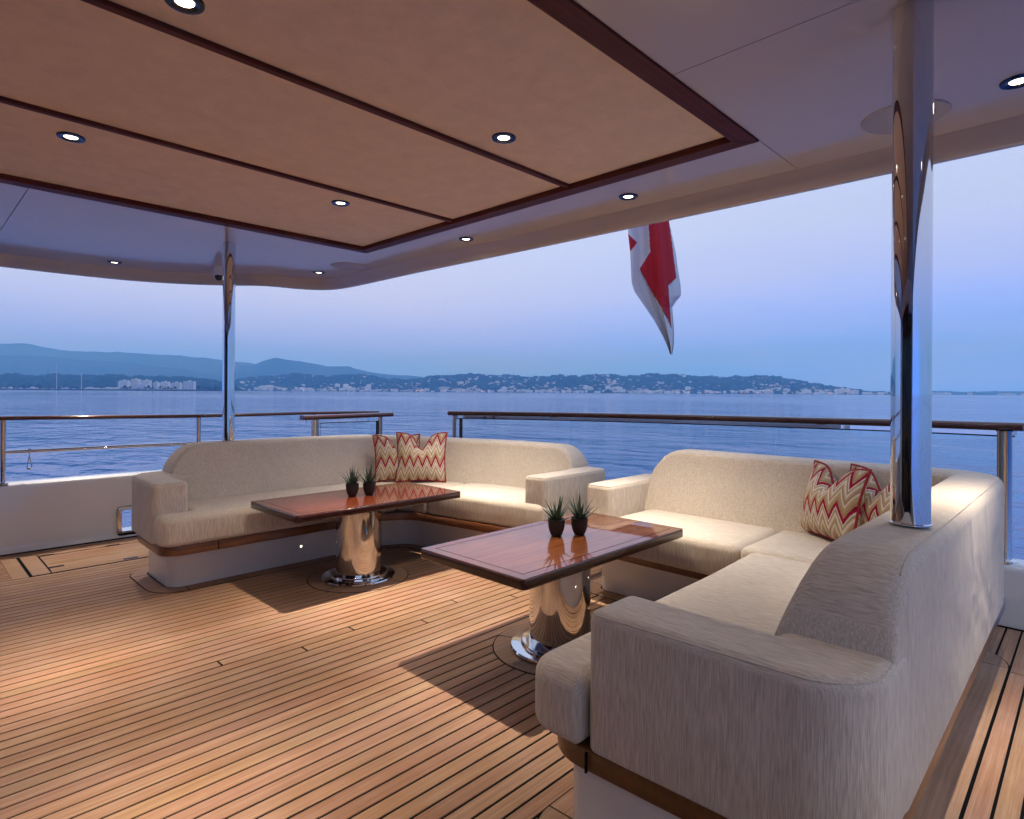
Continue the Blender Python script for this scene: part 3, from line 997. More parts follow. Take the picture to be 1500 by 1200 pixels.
for k in range(k0, k1):
    ya, yb = Y0 + k * PITCH + GAP / 2, Y0 + (k + 1) * PITCH - GAP / 2
    yc = (ya + yb) / 2
    xe = min(bow(yc) + .05, 4.9)
    if yc > 5.9: xe = 3.9 - (yc - 5.9)
    if yc < -.3: xe = 4.1
    cuts = [c for y, c in known.items() if ya <= y <= yb]
    if not cuts: cuts = [random.choice((random.uniform(-2.2, -.2), random.uniform(3.4, 4.0)))]
    xs = [-3.38] + sorted(cuts) + [xe]
    for a, c in zip(xs, xs[1:]):
        plank(a + GAP / 2, c - GAP / 2, ya, yb)

def margin(name, outer, inner, z, root):
    """Margin boards: black bedding sheet between two outlines and pieces of board on it."""
    pass

def ring_margin(c, r0, r1, joints):
    """Circular teak margin round a table foot, in four pieces with black seams."""
    MB().add(*lathe([(r1 + .006, 0), (r1 + .006, .0012)], (c[0], c[1], 0), 48)).build('seam', M_CAULK, deck)
    n_ = len(joints)
    for i in range(n_):
        a0, a1 = joints[i], joints[(i + 1) % n_]
        if a1 <= a0: a1 += 2 * pi
        pts = []
        g = .0035
        for k in range(13):
            a = a0 + g / r1 + (a1 - a0 - 2 * g / r1) * k / 12
            pts.append((r1 * cos(a), r1 * sin(a)))
        for k in range(13):
            a = a1 - g / r0 - (a1 - a0 - 2 * g / r0) * k / 12
            pts.append((r0 * cos(a), r0 * sin(a)))
        v, f = prism(pts, .0012, .0032)
        mesh_obj('margin_board', v, f, M_TEAKY, deck, loc=(c[0], c[1], 0))

PED = [(2.36, 3.845), (2.47, 2.045)]
for c in PED:
    ring_margin(c, .20, .35, [radians(a) for a in (20, 112, 200, 295)])

# ------------------------------------------------------------------ overhead: soffit, headliner, trim
ZC = 2.54
ceil = empty('ceiling', (0, 0, ZC))
tag(ceil, kind='structure')
edge_s = [(-3.2, 6.95), (-.6, 6.94), (.64, 6.92), (1.13, 6.91), (1.67, 6.83), (2.10, 6.62), (2.40, 6.38), (2.58, 6.20), (2.76, 6.11), (2.98, 6.06), (3.13, 5.98), (3.215, 5.86), (3.25, 5.68), (3.262, 5.3), (3.262, 4.46), (3.295, 3.3), (3.315, 2.29), (3.335, 1.146), (3.335, .25)]
edge_p = [(3.325, -.02), (3.30, -.22), (3.22, -.38), (3.05, -.49), (2.82, -.55), (2.6, -.66), (2.4, -.83), (2.1, -1.06), (1.67, -1.27), (1.13, -1.35), (.64, -1.36), (-3.2, -1.39)]
edge = catmull(edge_s + edge_p, 4)
es = [p for p in edge]
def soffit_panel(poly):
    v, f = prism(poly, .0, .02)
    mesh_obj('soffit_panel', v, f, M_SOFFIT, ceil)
JX1, JX2, JY = .55, 2.03, 1.15
g = .002
i_js = [p for p in es if p[0] > JX1 + .02 and p[1] > JY + .02]      # starboard and stern run of the edge
yj = interp(sorted([(p[0], p[1]) for p in es if p[1] > 4 and p[0] < 3]), JX1)
soffit_panel([(JX1 + g, 4.52), (2.83, 4.52), (2.83, JY + g), (3.335, JY + g)] + i_js[::-1] + [(JX1 + g, yj)])
soffit_panel([(-3.2, 4.52), (JX1 - g, 4.52), (JX1 - g, yj)] + [p for p in es if p[0] < JX1 - .02 and p[1] > 4][::-1])
pe = [p for p in es if p[1] < JY - .02 and p[0] > JX2 + .02]
yp2 = interp(sorted([(p[0], p[1]) for p in es if p[1] < 0 and p[0] < 3.2]), JX2)
soffit_panel([(3.335, JY - g), (JX2 + g, JY - g), (JX2 + g, yp2)] + pe[::-1])
soffit_panel([(JX2 - g, JY - g), (-3.2, JY - g)] + [p for p in es if p[1] < JY and p[0] < JX2 - .02][::-1] + [(JX2 - g, yp2)])
# coaming band that hangs from the soffit edge, with a rounded lip
prof = [(0, .012), (.012, -.006), (.028, -.055), (.040, -.100), (.052, -.108), (.075, -.108), (.088, -.098), (.10, -.05), (.13, .10), (.13, .22), (.0, .22)]
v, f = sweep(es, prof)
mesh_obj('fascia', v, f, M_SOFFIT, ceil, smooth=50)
v, f = prism(es, .06, .21)
mesh_obj('roof_slab', v, f, M_GEL, ceil)
# wood frame round the headliner and the battens between its panels
T = .092
def trim(name, x0, x1, y0, y1, z0, z1, mat=None):
    v, f = prism(rect(x0, x1, y0, y1), z0, z1, 0, .004, 2)
    mesh_obj(name, v, f, mat or M_TRIM, ceil, smooth=40)
M_TRIMY = wood('ceiling_trim_cross', (.070, .017, .009), (.14, .038, .019), .5, grain=(1.0, 50, 50), rnd=.08, axis='Y', bump=0, spec=.15)
def miter(name, pts, mat):
    v, f = prism(pts, -.010, .045, 0, .004, 2)
    mesh_obj(name, v, f, mat, ceil, smooth=40)
X2, YA, YB = 2.83, 1.15, 4.52
miter('trim_board', [(X2, YA), (X2, YB), (X2 - T, YB - T), (X2 - T, YA + T)], M_TRIMY)
miter('trim_board', [(X2 - .0006, YA), (X2 - T - .0006, YA + T), (-3.2, YA + T), (-3.2, YA)], M_TRIM)
miter('trim_board', [(X2 - .0006, YB), (-3.2, YB), (-3.2, YB - T), (X2 - T - .0006, YB - T)], M_TRIM)
for yb_ in (2.232, 3.278):
    trim('batten', -3.2, X2 - T, yb_ - .017, yb_ + .017, .004, .043)
ys = [YA + T, 2.232 - .017, 2.232 + .017, 3.278 - .017, 3.278 + .017, YB - T]
for k in range(3):
    v, f = prism(rect(-3.2, X2 - T, ys[2 * k], ys[2 * k + 1]), .022, .045)
    mesh_obj('headliner_panel', v, f, M_HEAD, ceil)

# deckhouse bulkhead behind the viewer, with dark sliding doors
dh = mesh_obj('deckhouse_bulkhead', *box(-3.34, -3.22, -1.5, 7.05, 0, 2.62), M_GEL)
tag(dh, kind='structure')
for y0, y1 in ((-1.0, .79), (.9, 2.75), (2.81, 4.66)):
    MB().add(*box(-3.215, -3.19, y0, y1, .05, 2.2)).build('glass_door', M_DGLASS, dh)
for y0, y1 in ((.80, .895), (4.665, 4.76)):
    MB().add(*box(-3.215, -3.17, y0, y1, 0, 2.3)).build('door_frame', M_TRIM, dh)
MB().add(*box(-3.215, -3.17, .80, 4.76, 2.205, 2.3)).build('door_head', M_TRIMY, dh)

# ------------------------------------------------------------------ bulwarks
def bulwark(side):
    s = 1 if side > 0 else -1
    yb = 6.40 if s > 0 else -.84
    root = empty('bulwark', (0, yb, 0))
    prof = [(-.02, 0), (-.008, .02), (0, .06), (0, .52), (.006, .553), (.026, .566), (.15, .572), (.174, .56), (.18, .53), (.18, -.4), (-.02, -.4)]
    pw = [(y * s, z) for y, z in prof]
    def run(x0, x1, pr):
        v = []
        for x in (x0, x1): v += [(x, y, z) for y, z in pr]
        k = len(pr); f = [(a, (a + 1) % k, k + (a + 1) % k, k + a) for a in range(k)]
        f += [tuple(range(k))[::-1], tuple(range(k, 2 * k))]
        return v, f
    hx0, hx1, hz0, hz1 = 1.455, 1.93, .045, .245
    b_ = MB()
    if s > 0:
        up_ = [p for p in pw if p[1] >= .06 and p[1] > hz1] + []
        upper = [(0 * s, hz1)] + [p for p in pw if p[1] > hz1] + [(.18 * s, hz1)]
        lower = [(-.02 * s, 0), (-.008 * s, .02), (-.002 * s, hz0), (.18 * s, hz0), (.18 * s, -.4), (-.02 * s, -.4)]
        b_.add(*run(-3.2, hx0, pw)); b_.add(*run(hx1, 3.55, pw)); b_.add(*run(hx0, hx1, upper)); b_.add(*run(hx0, hx1, lower))
    else:
        b_.add(*run(-3.2, 3.55, pw))
    b_.build('wall', M_GEL, root, smooth=35)
    if s > 0:
        fr = MB(); ro = round_poly([(hx0 - .035, hz0 - .035), (hx1 + .035, hz0 - .035), (hx1 + .035, hz1 + .035), (hx0 - .035, hz1 + .035)], .03, 5)
        ri = round_poly([(hx0 + .004, hz0 + .004), (hx1 - .004, hz0 + .004), (hx1 - .004, hz1 - .004), (hx0 + .004, hz1 - .004)], .02, 5)
        n_ = len(ro)
        v = [(x, -.012, z) for x, z in ro] + [(x, -.018, z) for x, z in inset(ro, .008)] + [(x, -.018, z) for x, z in inset(ri, -.006)] + [(x, -.010, z) for x, z in ri] + [(x, .17, z) for x, z in ri] + [(x, .004, z) for x, z in ro]
        f = []
        for a, c in ((5, 0), (0, 1), (1, 2), (2, 3), (3, 4)):
            for i in range(n_):
                j = (i + 1) % n_
                f.append((a * n_ + i, a * n_ + j, c * n_ + j, c * n_ + i))
        mesh_obj('port_frame', v, f, M_STEEL, root, smooth=40)
    return root
tag(bulwark(1), 'white gloss bulwark with a steel framed freeing port beside the left sofa', 'bulwark')
tag(bulwark(-1), 'white gloss bulwark on the port side of the side deck', 'bulwark')

# ------------------------------------------------------------------ rails
def rail_prof(w, h):
    r = h / 2
    pts = []
    for sgn, a0 in ((1, -90), (-1, 90)):
        for k in range(7):
            a = radians(a0 + 180 * k / 6)
            pts.append((sgn * (w / 2 - r) + r * cos(a) , r * sin(a) - r))
    return pts
def post(root, x, y, z0, z1, r=.021):
    MB().add(*lathe([(r * 1.9, z0), (r * 1.9, z0 + .012), (r * 1.05, z0 + .018), (r, z0 + .03), (r, z1 - .01), (r * 1.2, z1)], (x, y, 0), 20)).build('post', M_STEEL, root, smooth=40)

sr_ = empty('starboard_rail', (0, 0, 0))
pp = catmull([(-3.2, 6.42, 1.13), (-.5, 6.42, 1.128), (.62, 6.41, 1.125), (2.11, 6.40, 1.108), (3.2, 6.36, 1.113), (3.75, 6.27, 1.112), (4.05, 6.18, 1.111)], 6)
MB().add(*sweep(pp, rail_prof(.075, .034))).build('handrail', M_RAIL, sr_, smooth=60)
mr_ = catmull([(-3.2, 6.42, .828), (.62, 6.41, .828), (2.11, 6.40, .822), (3.2, 6.36, .82), (3.9, 6.23, .82)], 6)
MB().add(*tube(mr_, .0155, 12)).build('mid_rail', M_STEEL, sr_, smooth=60)
for x, y in ((-2.4, 6.42), (-.9, 6.42), (.62, 6.41), (2.11, 6.40), (3.3, 6.35)):
    post(sr_, x, y, .566, 1.092)
tag(sr_, 'long varnished handrail on steel posts with mid rail above the left bulwark', 'railing')

short = empty('stair_rail', (0, 0, 0))
sp_ = [(2.76, 5.535, 1.108), (3.1, 5.54, 1.11), (3.5, 5.55, 1.114), (3.80, 5.555, 1.118)]
MB().add(*sweep(sp_, rail_prof(.10, .046))).build('handrail', M_RAIL, short, smooth=60)
post(short, 2.90, 5.54, 0, 1.064, .024); post(short, 3.66, 5.552, 0, 1.071, .024); post(short, 3.06, 5.80, 0, 1.07, .017)
MB().add(*box(2.96, 3.60, 5.545, 5.557, .12, 1.022)).build('glass_panel', M_GLASS, short)
MB().add(*box(2.955, 3.605, 5.543, 5.559, 1.0225, 1.030)).build('glass_edge', M_RUBBER, short)
MB().add(*box(3.605, 3.628, 5.54, 5.562, .12, 1.030)).build('glass_seal', M_RUBBER, short)
MB().add(*box(3.50, 3.53, 5.535, 5.567, 1.0305, 1.067)).build('bracket', M_STEEL, short)
MB().add(*tube([(2.74, 5.53, 1.07), (2.80, 5.53, 1.066), (2.86, 5.53, 1.066)], .008, 8)).build('latch', M_STEEL, short)
MB().add(*tube([(2.80, 5.53, 1.06), (2.80, 5.53, 1.03)], .006, 8)).build('latch_pin', M_STEEL, short)
tag(short, 'short varnished rail with a glass panel behind the left sofa corner', 'railing')

stern = empty('stern_rail', (0, 0, 0))
RS = catmull([(4.30, 5.16, 1.1345), (4.60, 4.45, 1.140), (4.79, 3.71, 1.147), (4.93, 2.71, 1.156), (4.90, 1.60, 1.168), (4.80, 1.02, 1.178), (4.585, .30, 1.189)], 8)
MB().add(*sweep(RS, rail_prof(.10, .050))).build('handrail', M_RAIL, stern, smooth=60)
R2 = [p for p in RS][1:-1]
MB().add(*sweep([(p[0], p[1], p[2] - .0505) for p in R2], [(-.0285, -.001), (.030, -.001), (.030, -.027), (-.0305, -.027)])).build('steel_strip', M_STEEL, stern)
MB().add(*sweep([(p[0], p[1], p[2] - .079) for p in R2], [(-.010, 0), (.010, 0), (.010, -.008), (-.010, -.008)])).build('glass_edge', M_RUBBER, stern)
cuts = [1, 15, 30, len(RS) - 2]
for a, c in zip(cuts, cuts[1:]):
    seg = RS[a:c + 1]
    MB().add(*sweep([(p[0], p[1], 0) for p in seg], lambda i, s=seg: [(-.006, .06), (.006, .06), (.006, s[i][2] - .0875), (-.006, s[i][2] - .0875)])).build('glass_panel', M_GLASS, stern)
for i in (6, 13, 24, 33, 42):
    p = RS[i]
    MB().add(*box(p[0] - .018, p[0] + .018, p[1] - .03, p[1] + .03, p[2] - .083, p[2] - .0505)).build('bracket', M_STEEL if i < 8 else M_DARKST, stern)
post(stern, RS[1][0], RS[1][1], 0, RS[1][2] - .046, .022)
MB().add(*box(RS[2][0] - .012, RS[2][0] + .012, RS[2][1] - .012, RS[2][1] + .012, .1, RS[2][2] - .079)).build('glass_seal', M_RUBBER, stern)
post(stern, 4.59, .40, .365, 1.138, .036)
MB().add(*sweep([(4.9, 5.3, 0)] and [(bow(y) - .05, y, 0) for y in [5.2 - .25 * k for k in range(20)]], [(-.07, -.03), (.07, -.03), (.07, .06), (.05, .075), (-.05, .075), (-.07, .06)])).build('coaming', M_GEL, stern, smooth=40)
tag(stern, 'curved varnished stern rail over glass panels behind both sofas', 'railing')

ped = empty('rail_pedestal', (4.62, .38, 0))
v, f = prism(round_poly(rect(-.11, .11, -.12, .12), .05, 6), .006, .37, .045, 0, 6)
mesh_obj('body', v, f, M_GEL, ped, smooth=60)
v, f = prism(round_poly(rect(-.125, .125, -.135, .135), .06, 6), 0.0005, .006)
mesh_obj('seal', v, f, M_CAULK, ped)
tag(ped, 'white rounded pedestal under the steel post at the right end', 'pedestal')

# snap hook hanging on the mid rail
hk = empty('snap_hook', (.79, 6.405, .815))
MB().add(*tube([(0, 0, .035), (.012, 0, .02), (0, 0, -.02), (-.010, 0, .02), (0, 0, .035)], .003, 6)).build('lanyard', M_RUBBER, hk)
MB().add(*tube([(0, 0, -.02), (.006, 0, -.06), (.016, 0, -.10), (.012, 0, -.125), (-.012, 0, -.125), (-.016, 0, -.10), (-.006, 0, -.06), (0, 0, -.02)], .0045, 8)).build('hook', M_STEEL, hk)
MB().add(*lathe([(.004, -.14), (.02, -.138), (.02, -.124), (.004, -.122)], (0, 0, 0), 12)).build('swivel', M_STEEL, hk)
tag(hk, 'small steel snap hook hanging from the left mid rail', 'snap hook')

# ------------------------------------------------------------------ roof posts
def roof_post(x, y, z0, r, label):
    root = empty('roof_post', (x, y, z0))
    h = ZC - z0 + .001
    MB().add(*lathe([(r, 0), (r, h - .002)], (0, 0, 0), 64)).build('tube', M_STEEL, root, smooth=40)
    MB().add(*lathe([(r + .0035, 0.001), (r + .0035, .004), (r + .0005, .007)], (0, 0, 0), 64)).build('foot_ring', M_STEEL, root, smooth=30)
    tag(root, label, 'post')
roof_post(2.185, .415, .952, .0535, 'thick polished steel post standing on the back of the near right sofa')
roof_post(1.885, 5.04, .938, .047, 'polished steel post rising from the back of the far left sofa')

# ------------------------------------------------------------------ ceiling fittings
def downlight_parts():
    root = empty('downlight')
    MB().add(*lathe([(.0285, -.002), (.031, -.006), (.044, -.010), (.056, -.008), (.058, -.003), (.058, .004), (.0285, .004)], (0, 0, 0), 32)).build('bezel', M_DARKST, root, smooth=50)
    MB().add(*lathe([(.0280, -.0035), (.0280, .004)], (0, 0, 0), 28)).build('lens', M_LAMP, root)
    return root
dproto = downlight_parts()
D = [(.626, 2.048, 0, 'largest downlight at the top edge, in the nearest headliner panel', .82),
     (.586, 3.54, 0, 'downlight in the leftmost headliner panel near the picture edge', 1.0),
     (2.021, 2.036, 0, 'downlight in the right headliner panel above the near table', 1.0),
     (2.002, 3.506, 0, 'downlight in the left headliner panel above the far table', 1.15),
     (3.100, 2.049, 1, 'downlight in the white soffit, closest to the flag', .80),
     (3.105, 3.538, 1, 'soffit downlight midway along the stern edge, over the sofa cushions', .85),
     (2.975, 5.627, 1, 'soffit downlight beside the round flush speaker at the corner', .45),
     (1.431, 6.60, 1, 'soffit downlight left of the far steel post', .5),
     (2.965, .224, 1, 'soffit downlight cut by the right picture edge', .6),
     (-.85, 2.04, 0, 'added unseen downlight in the forward headliner, near side', .5),  # forward pair added out of view, continuing the rows, for more bounce
     (-.85, 3.54, 0, 'added unseen downlight in the forward headliner, far side', .8),
     (1.43, -1.0, 1, 'added unseen soffit downlight over the port side deck', .8)]  # added out of view, mirrors the starboard soffit lamp
DL = [dproto] + [copy_tree(dproto) for _ in D[1:]]
for o, (x, y, kind, lab, pw) in zip(DL, D):
    zl = ZC + (.022 if kind == 0 else 0)
    o.location = (x, y, zl)
    tag(o, lab, 'downlight', 'recessed downlights in the ceiling')
    ld = bpy.data.lights.new('downlight_beam', 'SPOT')
    ld.energy = LAMP_W * pw
    ld.color = LAMP_COL
    ld.spot_size = radians(150)
    ld.spot_blend = 1.0
    ld.use_nodes = True                       # reflector: a strong core with a weak wide flood
    ln, ll = ld.node_tree.nodes, ld.node_tree.links
    em = ln['Emission']
    ltc = ln.new('ShaderNodeNewGeometry'); lsp = ln.new('ShaderNodeVectorMath'); lsp.operation = 'DOT_PRODUCT'; lsp.inputs[1].default_value = (0, 0, 1); lab_ = ln.new('ShaderNodeMath'); lab_.operation = 'ABSOLUTE'
    lpw = ln.new('ShaderNodeMath'); lpw.operation = 'POWER'; lpw.inputs[1].default_value = 34.0 if kind == 0 else (24.0 if 'picture edge' in lab else 14.0)
    lma = ln.new('ShaderNodeMath'); lma.operation = 'MULTIPLY_ADD'; lma.inputs[1].default_value = .974; lma.inputs[2].default_value = .026
    ll.new(ltc.outputs['Incoming'], lsp.inputs[0]); ll.new(lsp.outputs['Value'], lab_.inputs[0]); ll.new(lab_.outputs[0], lpw.inputs[0])
    ll.new(lpw.outputs[0], lma.inputs[0]); ll.new(lma.outputs[0], em.inputs['Strength'])
    ld.shadow_soft_size = .02
    lo = bpy.data.objects.new('downlight_beam', ld)
    COL.objects.link(lo)
    lo.parent = o
    lo.location = (0, 0, -.02)
    if lab.startswith('soffit downlight left'):        # swivelled inboard, over the hatch
        lo.rotation_euler = (radians(-17), radians(8), 0)
        lsp.inputs[1].default_value = Vector((.17, .26, 1)).normalized()

def speaker(x, y, label):
    root = empty('ceiling_speaker', (x, y, ZC))
    MB().add(*lathe([(.150, -.004), (.156, -.0065), (.163, -.004), (.164, .002), (.150, .002)], (0, 0, 0), 48)).build('rim', M_SPKR, root, smooth=40)
    MB().add(*lathe([(.1495, -.003), (.1495, .002)], (0, 0, 0), 48)).build('grille', M_SPKR, root)
    tag(root, label, 'speaker', 'flush ceiling speakers')
speaker(3.026, .604, 'round flush speaker in the soffit behind the near steel post')
speaker(3.02, 5.141, 'flush speaker in the soffit at the far corner, beside a downlight')

cc = empty('security_camera', (2.17, 6.10, ZC))
v, f = prism(round_poly(rect(-.04, .04, -.045, .045), .02, 4), -.085, 0, 0, .015)
mesh_obj('housing', v, f, M_GEL, cc, smooth=50)
MB().add(*lathe([(.006, -.135), (.024, -.128), (.034, -.108), (.034, -.0855)], (.01, -.01, 0), 20)).build('lens_dome', M_DGLASS, cc, smooth=60)
tag(cc, 'small white security camera with black dome beside the far post', 'camera')

# ------------------------------------------------------------------ sofas
def back_sweep(path, zt0, z0, r_end0, r_end1, tilt=.30, ho=.105, rt=.05, side=1, zt1=None):
    """Padded back along a level path; inner face leans, ends are rounded in elevation. side=1: seat lies left of travel."""
    pts, Ltot = resample(path, .04)
    # finer sampling near the ends
    ext = []
    for q in (.004, .012, .022, .035):
        ext.append(q)
    P = [Vector(p) for p in pts]
    fine = [P[0]]
    d0 = (P[1] - P[0]).normalized()
    for q in ext: fine.append(P[0] + d0 * q)
    fine += P[1:-1]
    d1 = (P[-2] - P[-1]).normalized()
    for q in reversed(ext): fine.append(P[-1] + d1 * q)
    fine.append(P[-1])
    s = [0]
    for i in range(1, len(fine)): s.append(s[-1] + (fine[i] - fine[i - 1]).length)
    tot = s[-1]
    low = .70
    def ztop(sv):
        if zt1 is None: return zt0
        t = min(1, max(0, (sv / tot - .25) / .5))
        return zt0 + (zt1 - zt0) * t * t * (3 - 2 * t)
    def top(sv):
        zt = ztop(sv)
        z = zt
        for q, R in ((sv, r_end0), (tot - sv, r_end1)):
            if R > 0 and q < R:
                hh = zt - low
                z = min(z, low + hh * max(0, 1 - (1 - q / R) ** 2.25) ** (1 / 1.7))
        return z
    def prof(i):
        z1 = top(s[i]); zt = ztop(s[i])
        r = min(rt, (z1 - z0) * .4)
        pr = []
        e_ = min(1, max(0, (s[i] - .096) / .02)); e2 = min(1, max(0, (tot - s[i] - .02) / .02))
        hx = ho - .006 * (1 - e_ * e_ * (3 - 2 * e_))
        inn = lambda z: ho + (zt - z) * tilt
        pr.append((inn(z0) * side, z0))
        for k in range(1, 6):
            z = z0 + (z1 - r - z0) * k / 5
            bulge = .006 * sin(pi * k / 5)
            pr.append(((inn(z) + bulge) * side, z))
        for k in range(1, 6):
            a = pi / 2 * k / 5
            pr.append(((inn(z1 - r) - r * (1 - cos(a))) * side, z1 - r + r * sin(a)))
        pr.append((0, z1 + .002))
        for k in range(0, 6):
            a = pi / 2 * (1 - k / 5)
            pr.append((-(hx - r * (1 - cos(a))) * side, z1 - r + r * sin(a)))
        for k in range(1, 4):
            pr.append((-hx * side, z1 - r + (z0 - z1 + r) * k / 3))
        return pr
    W = []
    nr = path_normals([(p.x, p.y) for p in fine])
    for i in range(7, len(fine) - 7):
        q = prof(i)[14]
        W.append((fine[i].x + nr[i].x * q[0], fine[i].y + nr[i].y * q[0], q[1]))
    back_sweep.welt = W
    return sweep([(p.x, p.y, 0) for p in fine], prof)

def led(root, loc, nrm):
    b_ = MB()
    x, y, z = loc
    t = Vector((-nrm[1], nrm[0], 0)); n_ = Vector(nrm)
    v = []
    for r, o_ in ((.010, .0005), (.010, .003), (.0042, .0035)):
        for k in range(12):
            a = 2 * pi * k / 12
            p = Vector(loc) + t * r * cos(a) + Vector((0, 0, 1)) * r * sin(a) + n_ * o_
            v.append(p)
    f = []
    for i in range(2):
        for k in range(12):
            j = (k + 1) % 12
            f.append((i * 12 + k, i * 12 + j, (i + 1) * 12 + j, (i + 1) * 12 + k))
    f.append(tuple(range(24, 36)))
    o = mesh_obj('courtesy_light', v, f, None, root, mats=[M_STEEL, M_LED], fmat=[0] * 24 + [1])
    return o

ZB0, ZB1, ZSEAT, ZARM = .268, .330, .53, .73

# ---- left sofa (starboard side)
ls = empty('corner_sofa', (0, 0, 0))
F_l = [(1.19, 4.265), (2.80, 4.265), (3.03, 4.17), (3.27, 2.87)]
base = [(1.30, 4.487), (2.95, 4.487), (3.20, 4.36), (3.36, 2.95), (4.05, 2.95), (3.98, 3.9), (3.62, 4.80), (3.42, 5.05), (1.30, 5.05)]
rad = [.10, .30, .22, .06, .06, .3, .3, .2, .10]
pf = round_poly(base, rad, 8)
v, f = prism(pf, .002, ZB0, 0, 0); mesh_obj('plinth', v, f, M_GEL, ls, smooth=40)
band_l = round_poly([(1.20, 4.27), (2.80, 4.27), (3.045, 4.15), (3.25, 2.87), (4.09, 2.87), (4.04, 3.8), (3.70, 4.72), (3.46, 5.135), (1.215, 5.135)], [.12, .32, .30, .04, .06, .4, .3, .25, .29], 10)
v, f = prism(band_l, ZB0 + .0005, ZB1, .004, .004, 2); mesh_obj('wood_band', v, f, M_BAND, ls, smooth=40)
# black joint in the band
MB().add(*box(1.535, 1.541, 4.2665, 4.275, ZB0 + .002, ZB1 - .002)).build('band_joint', M_CAULK, ls)
def cushion(name, poly, rads, parent, z0=ZB1 + .001, z1=ZSEAT, rt=.05, rb=.035, crown=.008):
    v, f = prism_r(poly, rads, z0, z1, rt, rb, 6, 8)
    return mesh_obj(name, v, f, M_FAB, parent, smooth=70)
cushion('seat_cushion', [(1.185, 4.25), (2.78, 4.25), (2.98, 4.25), (2.98, 4.93), (1.42, 4.93), (1.42, 4.445), (1.185, 4.445)], [.10, .02, .03, .02, .02, .02, .03], ls)
cushion('corner_cushion', [(2.984, 4.25), (3.05, 4.16), (3.07, 3.99), (3.75, 4.12), (3.45, 4.85), (2.984, 4.93)], [.03, .06, .03, .03, .06, .03], ls, rt=.04)
cushion('seat_cushion', [(3.074, 3.985), (3.235, 3.00), (3.235, 2.86), (3.40, 2.86), (3.40, 3.08), (3.95, 3.08), (3.76, 4.115)], [.03, .08, .08, .02, .02, .02, .03], ls)
bpath = polyline_round([(1.42, 5.033), (3.20, 5.033), (3.47, 4.79), (3.66, 4.46), (3.88, 4.02), (3.965, 3.62), (3.99, 3.06)], [0, .30, .5, .8, .6, .5, 0], 8)
v, f = back_sweep(bpath, .937, ZB1, .25, .24, side=-1, zt1=.905)
o = mesh_obj('backrest', v, f, M_FAB, ls, smooth=60)
MB().add(*tube(back_sweep.welt, .0026, 6)).build('welt', M_FAB, o)
def arm(poly, rads, parent, z0=ZB1 + .001, z1=ZARM):
    v, f = prism_r(poly, rads, z0, z1, .035, .012, 6, 10)
    o = mesh_obj('armrest', v, f, M_FAB, parent, smooth=60)
    m_ = len(v) // 16
    k = v[11 * m_:12 * m_]                              # ring half way round the top edge
    MB().add(*tube(k + [k[0]], .0026, 6)).build('welt', M_FAB, o)
    return o
arm([(1.175, 4.425), (1.40, 4.425), (1.40, 4.80), (1.54, 4.80), (1.54, 5.122), (1.526, 5.122), (1.522, 5.1385), (1.205, 5.1385)], [.045, .03, 0, 0, 0, 0, 0, .31], ls)
arm([(3.28, 2.868), (4.06, 2.868), (4.09, 3.10), (3.80, 3.10), (3.80, 3.062), (3.265, 3.062)], [.035, .05, 0, 0, 0, .035], ls)
for x, z in ((2.235, .125),):
    led(ls, (x, 4.4865, z), (0, -1, 0))
tag(ls, 'long cream corner sofa on the left side, behind the far table', 'sofa')

# ---- right sofa (port side)
rs = empty('corner_sofa', (0, 0, 0))
base = [(1.42, .43), (3.95, .43), (3.95, 2.47), (3.385, 2.47), (3.40, 1.16), (1.42, 1.16)]
v, f = prism(round_poly(base, [.08, .12, .08, .08, .15, .08], 8), .002, ZB0); mesh_obj('plinth', v, f, M_GEL, rs, smooth=40)
band_r = round_poly([(1.415, .335), (4.07, .335), (4.07, 2.51), (3.27, 2.51), (3.25, 1.235), (1.375, 1.235)], [.29, .15, .05, .05, .15, .16], 10)
v, f = prism(band_r, ZB0 + .0005, ZB1, .004, .004, 2); mesh_obj('wood_band', v, f, M_BAND, rs, smooth=40)
MB().add(*box(1.3705, 1.379, 1.035, 1.040, ZB0 + .002, ZB1 - .002)).build('band_joint', M_CAULK, rs)
cushion('seat_cushion', [(1.355, 1.275), (1.355, 1.055), (1.60, 1.055), (1.60, .56), (3.135, .56), (3.135, 1.31), (2.6, 1.285)], [.12, .03, .02, .02, .02, .06, 0], rs)
cushion('corner_cushion', [(3.139, .56), (3.86, .56), (3.86, 1.375), (3.139, 1.375)], [.02, .02, .02, .05], rs, rt=.04)
cushion('seat_cushion', [(3.15, 1.379), (3.86, 1.379), (3.86, 2.30), (3.34, 2.30), (3.34, 2.515), (3.17, 2.515)], [.05, .02, .02, .02, .03, .10], rs)
bpath = polyline_round([(1.62, .435), (3.965, .435), (3.965, 2.32)], [0, .17, 0], 10)
v, f = back_sweep(bpath, .945, ZB1, .25, .22, side=1)
o = mesh_obj('backrest', v, f, M_FAB, rs, smooth=60)
MB().add(*tube(back_sweep.welt, .0026, 6)).build('welt', M_FAB, o)
arm([(1.375, 1.045), (1.40, .33), (1.722, .33), (1.726, .348), (1.76, .348), (1.76, .60), (1.605, .60), (1.605, 1.045)], [.04, .315, 0, 0, 0, 0, 0, .03], rs)
arm([(3.30, 2.31), (3.80, 2.31), (3.80, 2.28), (4.06, 2.28), (4.06, 2.512), (3.30, 2.512)], [.035, 0, 0, 0, .05, .035], rs)
led(rs, (2.55, 1.1605, .125), (0, 1, 0))
led(rs, (3.3915, 1.80, .125), (-1, 0, 0))
tag(rs, 'large cream corner sofa in the right foreground with the steel post on its back', 'sofa')

